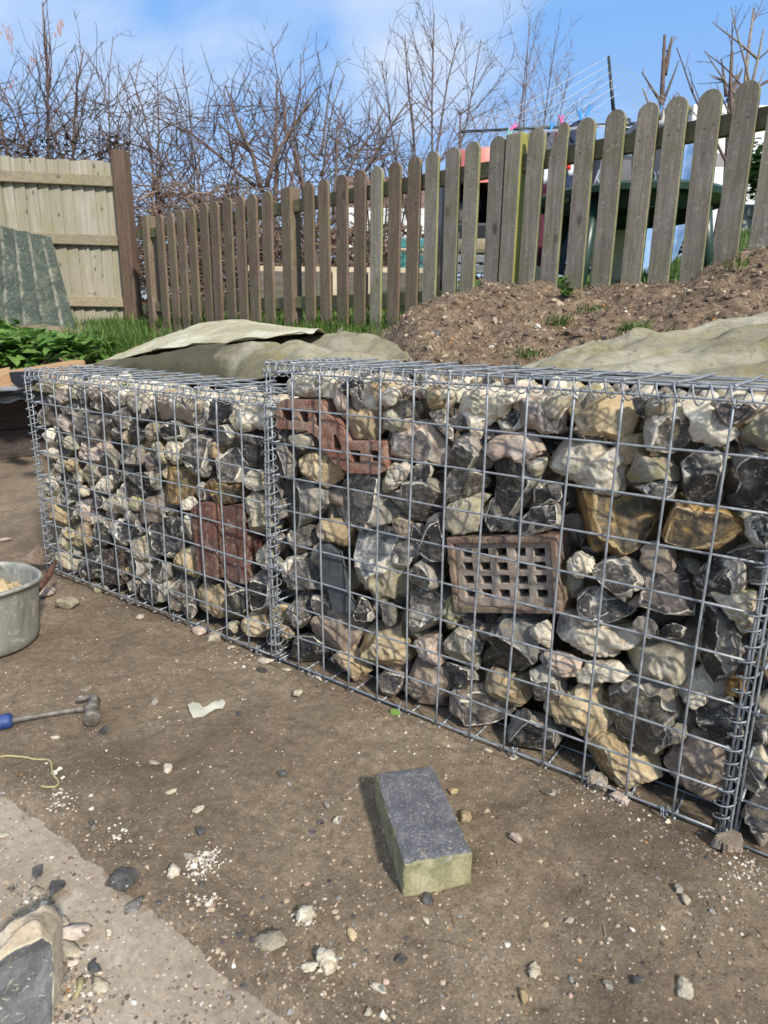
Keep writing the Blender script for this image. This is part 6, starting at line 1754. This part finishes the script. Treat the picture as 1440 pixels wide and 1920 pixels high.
leaf_cluster('dead_leaves', pts, .055, .03, 8, 'dead brown leaves caught in the brambles', None, 'stuff', M_DRY, .8)
r = random.Random(6); pts = [at_d(r.uniform(-60, 240), r.uniform(255, 330), r.uniform(6.5, 7.2)) for _ in range(700)]
leaf_cluster('dead_leaves', pts, .06, .03, 9, 'dark evergreen leaves low behind the board fence', None, 'stuff', leaf_mat('dark evergreen leaves', (.012, .016, .010), (.03, .035, .02), (.07, .065, .045)), .8)

# ---------------------------------------------------------------- the garden seen through the pickets
M_GRN = simple('dark green plastic', (.018, .040, .030), (.030, .062, .046), 20, .35, .1)
def leg_between(mb, a, b, w1, w2): mb.tube(np.array([a, (a + b) / 2, b]), np.array([w1, (w1 + w2) / 2, w2]), 8)
tc_ = at_d(1182, 371, 4.0); tb = .86
t = empty('garden_table', (tc_[0], tc_[1], tb)); tag(t, 'round dark green plastic garden table behind the right pickets', 'garden table')
mb = MB(); mb.lathe([(0, 0), (.50, 0), (.545, -.006), (.556, -.02), (.55, -.05), (.535, -.052), (.53, -.03), (0, -.028)], 56, tuple(tc_)); mb.build('table_top', M_GRN, t, True, 0, None, 40)
mb = MB(); mb.lathe([(.44, -.03), (.44, -.12), (.425, -.12), (.42, -.03)], 40, tuple(tc_)); mb.build('apron', M_GRN, t)
for (sx, sy) in ((-1, -1), (1, -1), (1, 1), (-1, 1)):
    ex = np.array([.815, .578, 0]) * sx * .31 + np.array([-.578, .815, 0]) * sy * .31
    mb = MB(); a = tc_ + ex + np.array([0, 0, -.06]); b = np.array([tc_[0], tc_[1], tb]) + ex * 1.18; b[2] = T(b[0], b[1], False) - .01
    leg_between(mb, a, b, .042, .030); mb.build('leg', M_GRN, t)
# things standing on the table
M_DK = simple('dark grey plastic', (.018, .021, .026), (.04, .045, .052), 18, .3, .1)
M_LG = simple('pale grey plastic', (.22, .24, .27), (.32, .34, .37), 18, .4)
XA = np.array([.815, .578, 0]); YA = np.array([-.578, .815, 0]); ZA = np.array([0, 0, 1.0])
def px_box(name, x0, x1, y0, y1, d, depth, mat, parent=None, bevel=.01, top=1.0):
    a, b = at_d(x0, y1, d), at_d(x1, y1, d); h = at_d(x0, y0, d)[2] - a[2]; wd = np.linalg.norm(b - a)
    c = (a + b) / 2; mb = MB(); mb.box((0, 0, h / 2), (wd, depth, h), None, 0, top)
    o = mb.build(name, mat, None, False, bevel); o.location = c + YA * depth / 2; o.rotation_euler = (0, 0, math.atan2(XA[1], XA[0]))
    if parent is not None: o.parent = parent; o.matrix_parent_inverse = Matrix.Translation(parent.location).inverted()
    return o
p_ = at_d(1150, 359, 3.86); bx = empty('storage_box', tuple(p_)); tag(bx, 'dark grey upturned plastic box with pale moulded lines on the table', 'plastic box')
px_box('body', 1108, 1194, 292, 361, 3.86, .30, M_DK, bx, .03, .86)
for (xa, ya, xb, yb) in ((1112, 352, 1124, 318), (1124, 318, 1142, 300), (1112, 356, 1192, 348), (1128, 356, 1120, 336)):
    mb = MB(); a, b = at_d(xa, ya, 3.845), at_d(xb, yb, 3.845); mb.tube(np.array([a, b]), .007, 6); mb.build('moulding', M_LG, bx)
p_ = at_d(1226, 359, 4.02); lb_ = empty('laundry_basket', tuple(p_)); tag(lb_, 'tall blue grey slotted laundry basket on the garden table', 'laundry basket')
M_BG = simple('blue grey plastic', (.13, .17, .22), (.20, .25, .31), 18, .4)
px_box('liner', 1200, 1254, 240, 358, 4.06, .22, M_DK, lb_, .01)
for k in range(9):
    x = 1199 + k * 6.8; mb = MB()
    for j in range(14):
        a = at_d(x + (3.4 if j % 2 else 0), 356 - j * 8.2, 4.035); b = at_d(x + (3.4 if j % 2 else 0) + (-3.4 if j % 2 else 3.4), 356 - (j + 1) * 8.2, 4.035); mb.tube(np.array([a, b]), .0055, 5)
    mb.build('lattice_strip', M_BG, lb_)
px_box('rim', 1196, 1258, 226, 240, 4.03, .28, M_LG, lb_, .008)
p_ = at_d(1010, 388, 3.9); px = px_box('folded_paper', 1056, 1068, 365, 376, 3.8, .12, CH['white'], None, .002); tag(px, 'small white packet lying on the left of the table', 'packet')

def cloth(name, px, d, mat, label, cat, fold=.02, freq=24, dep=.02, group='washing on the line', parts=None):
    """a hanging garment: outline in pixels at distance d, subdivided and folded, with thickness"""
    P = [at_d(x, y, d) for x, y in px]; c = np.mean(P, 0)
    loc = [(float(np.dot(p - c, XA)), float(p[2] - c[2])) for p in P]
    bm = bmesh.new(); n = len(loc); vs = [bm.verts.new((u, 0, v)) for u, v in loc]
    bm.faces.new(vs); bmesh.ops.triangulate(bm, faces=bm.faces[:])
    for _ in range(4):
        le = [e for e in bm.edges if e.calc_length() > .035]
        if not le: break
        bmesh.ops.subdivide_edges(bm, edges=le, cuts=1); bmesh.ops.triangulate(bm, faces=bm.faces[:])
    for v in bm.verts:
        v.co.y = fold * math.sin(v.co.x * freq + 2 * mnoise.noise(Vector((v.co.x * 5, v.co.z * 3, 1)))) + fold * .7 * mnoise.noise(Vector((v.co.x * 9, v.co.z * 6, 4)))
    bmesh.ops.recalc_face_normals(bm, faces=bm.faces[:])
    me = bpy.data.meshes.new(name); bm.to_mesh(me); bm.free(); me.materials.append(mat)
    me.polygons.foreach_set('use_smooth', [True] * len(me.polygons))
    o = link(name, me, None, tuple(c)); o.rotation_euler = (0, 0, math.atan2(XA[1], XA[0]))
    s = o.modifiers.new('thickness', 'SOLIDIFY'); s.thickness = dep; s.offset = 0
    tag(o, label, cat, group); return o
M_DENIM = simple('pale blue denim', (.13, .27, .50), (.33, .48, .70), 14, .9, .5, .006)
M_MAR = simple('maroon cloth', (.055, .008, .022), (.12, .02, .045), 14, .9, .5, .006)
M_NAVY = simple('navy cloth', (.012, .020, .05), (.04, .06, .12), 20, .9, .4, .005)
M_SOCK = simple('grey patterned sock', (.05, .055, .07), (.15, .16, .18), 50, .9, .4, .004)
M_WH = simple('white cloth', (.6, .62, .66), (.75, .77, .8), 14, .9, .4, .004)
M_REDC = simple('red toy plastic', (.6, .03, .015), (.7, .05, .02), 14, .6)
cloth('jeans', [(1262, 252), (1308, 248), (1302, 330), (1290, 420), (1278, 478), (1262, 505), (1262, 470), (1270, 400), (1262, 380), (1250, 440), (1244, 508), (1206, 512), (1214, 430), (1228, 330), (1252, 262)], 4.75, M_DENIM, 'pale blue jeans hanging on the line behind the table', 'jeans', .022, 42, .02)
cloth('maroon_top', [(1006, 262), (1046, 256), (1048, 360), (1044, 450), (1040, 512), (1008, 515), (1004, 380)], 4.7, M_MAR, 'maroon top hanging on the line right of the tall fence post', 'top', .02, 34)
cloth('trousers', [(1046, 268), (1084, 262), (1080, 360), (1070, 450), (1064, 512), (1046, 512), (1048, 400)], 4.85, M_NAVY, 'dark navy trousers hanging beside the maroon top', 'trousers', .02, 34)
cloth('sock', [(1026, 246), (1040, 242), (1036, 282), (1028, 300), (1018, 296), (1024, 270)], 4.5, M_SOCK, 'grey sock pegged up above the pickets under a blue peg', 'sock', .006, 40, .012, 'socks on the line')
cloth('sock', [(1072, 232), (1086, 226), (1086, 256), (1076, 268), (1066, 262)], 4.5, M_NAVY, 'dark spotted sock pegged up under two blue pegs', 'sock', .006, 40, .012, 'socks on the line')
cloth('sock', [(1016, 306), (1030, 300), (1028, 340), (1020, 346)], 4.5, M_WH, 'white and blue sock hanging before the maroon top', 'sock', .006, 40, .012, 'socks on the line')
cloth('sock', [(1062, 300), (1082, 296), (1080, 326), (1066, 330)], 4.5, M_WH, 'pale blue sock hanging beside the red bit of toy', 'sock', .006, 40, .012, 'socks on the line')
cloth('toy_scrap', [(1060, 304), (1070, 302), (1070, 318), (1062, 318)], 4.4, M_REDC, 'small bright red scrap hanging between the pickets', 'toy', .003, 20, .012, None)
M_PEGB = simple('blue peg', (.01, .22, .62), (.02, .30, .72), 10, .4); M_PEGP = simple('pink peg', (.60, .08, .30), (.68, .14, .38), 10, .4); M_PEGT = simple('turquoise peg', (.15, .60, .48), (.2, .66, .55), 10, .4)
for (x, y, m_, rt, lb) in ((1034, 238, M_PEGB, .2, 'blue peg over the grey sock'), (1088, 214, M_PEGB, -.3, 'left of two blue pegs higher up right'), (1104, 207, M_PEGB, .5, 'right of two blue pegs higher up right'), (1053, 226, M_PEGP, -.2, 'pale pink peg on the line between the blue pegs'), (962, 238, M_PEGP, .9, 'magenta peg by the tall fence post'), (953, 252, M_PEGT, .5, 'turquoise peg by the tall fence post'), (1237, 208, M_PEGB, .1, 'blue peg before the pollarded trunk'), (1245, 218, CH['white'], .2, 'white peg beside the blue peg at the pollarded trunk')):
    c_ = at_d(x, y, 4.45); rr = empty('clothes_peg', tuple(c_), (0, rt, math.atan2(XA[1], XA[0]))); tag(rr, lb + ' on the washing line', 'clothes peg', 'clothes pegs')
    for s_ in (-1, 1):
        mb = MB(); mb.prism([(-.004 + s_ * .002, -.036), (.004 + s_ * .003, -.036), (.006 + s_ * .006, .0), (.004 + s_ * .013, .036), (-.004 + s_ * .013, .038), (-.005 + s_ * .003, .0)], (0, 0, 0), (1, 0, 0), (0, 0, 1), (0, 1, 0), .014)
        o = mb.build('jaw', m_, None, False, .0015); o.parent = rr
# rotary airer: upright tip, arms and lines
M_AIR = simple('dark airer metal', (.012, .018, .02), (.03, .045, .045), 30, .4)
M_LINE = simple('washing line', (.45, .46, .48), (.6, .62, .64), 30, .5)
tip = at_d(1141, 106, 4.9); foot = at_d(1168, 470, 4.9)
ra = empty('rotary_airer', (foot[0], foot[1], 1.0)); tag(ra, 'rotary washing line with thin arms and cords against the sky', 'rotary airer')
mb = MB(); mb.tube(np.array([tip, at_d(1150, 205, 4.88)]), np.array([.010, .014]), 8); mb.build('upright_arm', M_AIR, ra)
hub = at_d(1174, 232, 4.85)
mb = MB(); mb.tube(np.array([hub, [hub[0], hub[1], T(hub[0], hub[1], False)]]), .02, 10); mb.build('mast', M_AIR, ra)
mb = MB(); mb.tube(np.array([at_d(1150, 205, 4.88), hub]), .013, 8); mb.tube(np.array([hub + [0, 0, -.05], hub + [0, 0, .03]]), .03, 10); mb.build('hub', M_AIR, ra)
ends = [at_d(865, 247, 4.6), at_d(1330, 230, 5.3), tip, at_d(1100, 236, 4.1)]
for e in (ends[0], ends[1], ends[3]):
    mb = MB(); mb.tube(np.array([hub, e]), np.array([.012, .009]), 8); mb.build('arm', M_AIR, ra)
mb = MB()
for k in range(6):
    f = 1 - .11 * k
    for a, b in ((ends[0], tip), (tip, ends[1]), (ends[1], ends[3]), (ends[3], ends[0])):
        A_ = hub + (a - hub) * f; B_ = hub + (b - hub) * f; mid = (A_ + B_) / 2 - np.array([0, 0, .03]); mb.tube(np.array([A_, mid, B_]), .0018, 4)
mb.build('cords', M_LINE, ra)

# barbecue, tub, parasol, bench
M_BLK = simple('black grill metal', (.006, .007, .008), (.018, .019, .021), 20, .35)
g_ = at_d(880, 540, 4.3); bq = empty('barbecue', (g_[0], g_[1], .95)); tag(bq, 'black kettle barbecue on a cart behind the pickets left of the tall post', 'barbecue')
px_box('side_panel', 824, 838, 352, 560, 4.3, .45, M_BLK, bq, .004)
px_box('side_panel', 924, 944, 352, 520, 4.3, .45, M_BLK, bq, .004)
px_box('firebox', 838, 924, 418, 466, 4.32, .45, M_BLK, bq, .02)
kc = at_d(884, 392, 4.5); mb = MB(); mb.lathe([(0, .17), (.08, .15), (.14, .10), (.17, .03), (.175, 0), (.165, -.04), (.10, -.12), (0, -.15)], 32, tuple(kc)); mb.build('bowl', M_BLK, bq)
c_ = at_d(872, 398, 4.30); mb = MB(); mb.lathe([(0, .006), (.06, .006), (.075, 0), (.06, -.006), (0, -.006)], 24); o = mb.build('dial_plate', simple('brown grey plate', (.07, .065, .06), (.14, .13, .12), 10, .5), None); o.location = c_; o.rotation_euler = (R_(90), 0, math.atan2(XA[1], XA[0])); o.parent = bq; o.matrix_parent_inverse = Matrix.Translation(bq.location).inverted()
M_CORAL = simple('coral red plastic', (.62, .15, .12), (.74, .22, .18), 10, .5)
c_ = at_d(903, 349, 4.35); mb = MB(); mb.lathe([(.0, .205), (.17, .205), (.185, .20), (.24, .03), (.262, .022), (.266, 0), (.25, 0), (.225, .02), (.0, .18)], 40); o = mb.build('plastic_tub', M_CORAL, None, True, 0, None, 40); o.location = c_; o.rotation_euler = (.12, 0, .2); tag(o, 'coral red plastic tub upturned on the barbecue', 'tub')
a, b = at_d(868, 306, 4.75), at_d(962, 240, 4.75); mb = MB()
P = [at_d(x, y, 4.75) for x, y in ((900, 300), (915, 280), (940, 262), (965, 252), (990, 262), (1000, 285))]
mb.prism([(float(np.dot(p - P[0], XA)), float(p[2] - P[0][2])) for p in P], P[0], XA, ZA, YA, .35); o = mb.build('plastic_canopy', M_GRN, None, False, .03, tuple(P[0])); tag(o, 'dark teal rounded cover behind the tall fence post', 'cover')
M_BENCH = wood_mat('grey bench slats', (.10, .11, .115), (.18, .19, .20), (.27, .28, .29), 0, axis='X')
g_ = at_d(890, 520, 4.0); bn = empty('slatted_bench', (g_[0], g_[1], .93)); tag(bn, 'grey slatted bench low behind the pickets left of the tall post', 'bench')
for y0, y1 in ((478, 492), (497, 512)): px_box('slat', 842, 944, y0, y1, 4.05, .05, M_BENCH, bn, .004)
px_box('leg', 846, 856, 440, 575, 4.1, .06, M_BENCH, bn, .004); px_box('leg', 930, 938, 440, 545, 4.1, .06, M_BENCH, bn, .004)
M_CUSH = simple('worn beige cushion', (.20, .17, .11), (.33, .29, .2), 20, .9, .4, .004)
o = px_box('cushion', 858, 926, 447, 476, 4.12, .3, M_CUSH, None, .03); tag(o, 'worn beige cushion on the slatted bench', 'cushion')
# cream lattice panels
M_CRM = simple('cream plastic', (.58, .56, .33), (.68, .66, .42), 12, .5); M_MINT = simple('mint plastic', (.14, .52, .34), (.2, .6, .42), 12, .5)
for (x0, x1, y0, y1, d, lb) in ((1117, 1174, 408, 534, 4.6, 'tall cream slatted plastic panel under the garden table'), (1000, 1022, 500, 540, 4.5, 'low cream slatted plastic crate at the foot of the maroon top')):
    c_ = at_d((x0 + x1) / 2, y1, d); rt_ = empty('plastic_crate', tuple(c_)); tag(rt_, lb, 'plastic crate', 'cream plastic crates')
    px_box('body', x0, x1, y0, y1, d, .16, M_CRM, rt_, .004)
    n = int((y1 - y0) / 12)
    mb = MB()
    for k in range(n):
        yy = y0 + 8 + k * 12; a, b = at_d(x0 + 3, yy, d - .006), at_d(x1 - 3, yy, d - .006); mb.tube(np.array([a, b]), .0065, 5)
    mb.build('slats', M_CRM, rt_)
    if x1 - x0 > 40: px_box('stripe', 1156, 1166, 418, 492, d - .012, .008, M_MINT, rt_, .001)
# raised bed and teal chest
M_BED = wood_mat('raised bed boards', (.07, .062, .05), (.15, .135, .115), (.25, .23, .2), .3, axis='X'); M_CAP = simple('pale timber capping', (.46, .37, .25), (.62, .53, .39), 8, .8)
g_ = at_d(650, 580, 5.6); rb = empty('raised_bed', (g_[0], g_[1], .9)); tag(rb, 'timber raised bed with pale capping behind the middle pickets', 'raised bed')
px_box('front_board', 470, 835, 511, 572, 5.6, .04, M_BED, rb, .004); px_box('capping', 462, 842, 501, 511, 5.56, .12, M_CAP, rb, .003)
px_box('post', 624, 634, 511, 574, 5.57, .03, M_CAP, rb, .003); px_box('post', 690, 698, 511, 574, 5.57, .03, M_CAP, rb, .003)
px_box('back_board', 470, 835, 505, 560, 6.5, .04, M_BED, rb, .004)
M_TEAL = simple('teal plastic', (.03, .17, .17), (.05, .24, .24), 12, .45)
g_ = at_d(790, 505, 6.6); tl = empty('garden_chest', tuple(g_)); tag(tl, 'teal plastic chest with pale lid edge beyond the raised bed', 'chest')
px_box('body', 746, 835, 470, 515, 6.6, .5, M_TEAL, tl, .01); px_box('lid', 742, 839, 447, 466, 6.55, .6, M_TEAL, tl, .02); px_box('band', 744, 837, 466, 470, 6.53, .5, M_CAP, tl, .003)
# far bungalow
M_REND = simple('white render', (.66, .66, .64), (.76, .76, .74), 6, .85); M_TILE = simple('brown roof tiles', (.13, .075, .055), (.23, .14, .11), 16, .85, .5, .02); M_GLASS = simple('dark window glass', (.03, .04, .05), (.09, .11, .13), 3, .1); M_FR = simple('white window frame', (.75, .75, .76), (.82, .82, .82), 6, .5)
g_ = at_d(745, 540, 24); bg_ = empty('bungalow', tuple(g_)); tag(bg_, 'far white bungalow with brown tiled roof seen between the middle pickets', 'house', 'houses')
px_box('wall', 640, 850, 398, 560, 24, 5, M_REND, bg_, .02)
a, b = at_d(620, 398, 23.6), at_d(870, 398, 23.6); L_ = np.linalg.norm(b - a); mb = MB()
mb.prism([(0, 0), (5.8, 0), (2.9, 1.75)], a, YA, ZA, XA, L_); mb.build('roof', M_TILE, bg_, False)
for x0, x1 in ((664, 686), (722, 742), (770, 785), (806, 830)):
    w_ = px_box('window', x0, x1, 410, 462, 23.95, .08, M_FR, bg_, .01); p2 = px_box('pane', x0 + 2, x1 - 2, 414, 440, 23.88, .05, M_GLASS, w_, 0); p2.parent = w_; p2.matrix_parent_inverse = w_.matrix_basis.inverted()
# white lean-to building at the right
g_ = at_d(1370, 420, 12); wb = empty('white_building', tuple(g_)); tag(wb, 'white building with grey tiled lean to roof behind the right pickets', 'building', 'houses')
px_box('upper_wall', 1288, 1560, 205, 300, 12.6, 4, M_REND, wb, .02)
px_box('lower_wall', 1296, 1560, 322, 450, 12.0, .6, M_REND, wb, .02)
M_GT = simple('grey roof tiles', (.14, .125, .115), (.26, .24, .225), 20, .85, .5, .02)
P = [at_d(1284, 324, 11.8), at_d(1560, 324, 11.8), at_d(1560, 286, 12.6), at_d(1296, 286, 12.6)]; mb = MB()
mb.add(P + [p + np.array([0, 0, -.05]) for p in P], [[0, 1, 2, 3], [7, 6, 5, 4], [0, 4, 5, 1], [1, 5, 6, 2], [2, 6, 7, 3], [3, 7, 4, 0]]); mb.build('lean_to_roof', M_GT, wb, False)
px_box('fascia', 1284, 1570, 200, 208, 12.4, .3, M_GT, wb, .01)
px_box('window', 1330, 1390, 228, 268, 12.55, .05, M_GLASS, wb, .01)
# grey fence far right and evergreen bush
M_GF = wood_mat('silver grey far fence', (.24, .24, .24), (.36, .36, .36), (.47, .47, .46), 0)
g_ = at_d(1400, 450, 9.0); gf = empty('far_fence', tuple(g_)); tag(gf, 'silver grey board fence far behind the rightmost pickets', 'board fence')
px_box('boards', 1340, 1600, 388, 462, 9.0, .03, M_GF, gf, .003); px_box('rail', 1338, 1600, 384, 390, 8.95, .08, M_GF, gf, .003)
for k, x in enumerate((1362, 1412, 1470)): px_box('post', x, x + 7, 380, 464, 8.9, .08, M_GF, gf, .003)
mb = MB()
r = random.Random(9); pts = [at_d(1428 + r.gauss(0, 16), 330 + r.gauss(0, 26), 8.5 + r.gauss(0, .15)) for _ in range(900)]
leaf_cluster('evergreen_bush', pts, .11, .05, 12, 'dark green evergreen bush before the far grey fence', 'bush', None, M_DARKG, .8, (0, .35))
# roofs of the houses behind the shrubs: low hedge line that closes the horizon
r = random.Random(10); pts = []
for _ in range(7500):
    x = r.uniform(-200, 1700); pts.append(at_d(x, r.uniform(430, 560) - .03 * abs(x - 700), r.uniform(13, 15)))
leaf_cluster('far_hedge', pts, .28, .14, 14, 'brown far hedge beyond the gardens', None, 'stuff', M_DRY, .9)
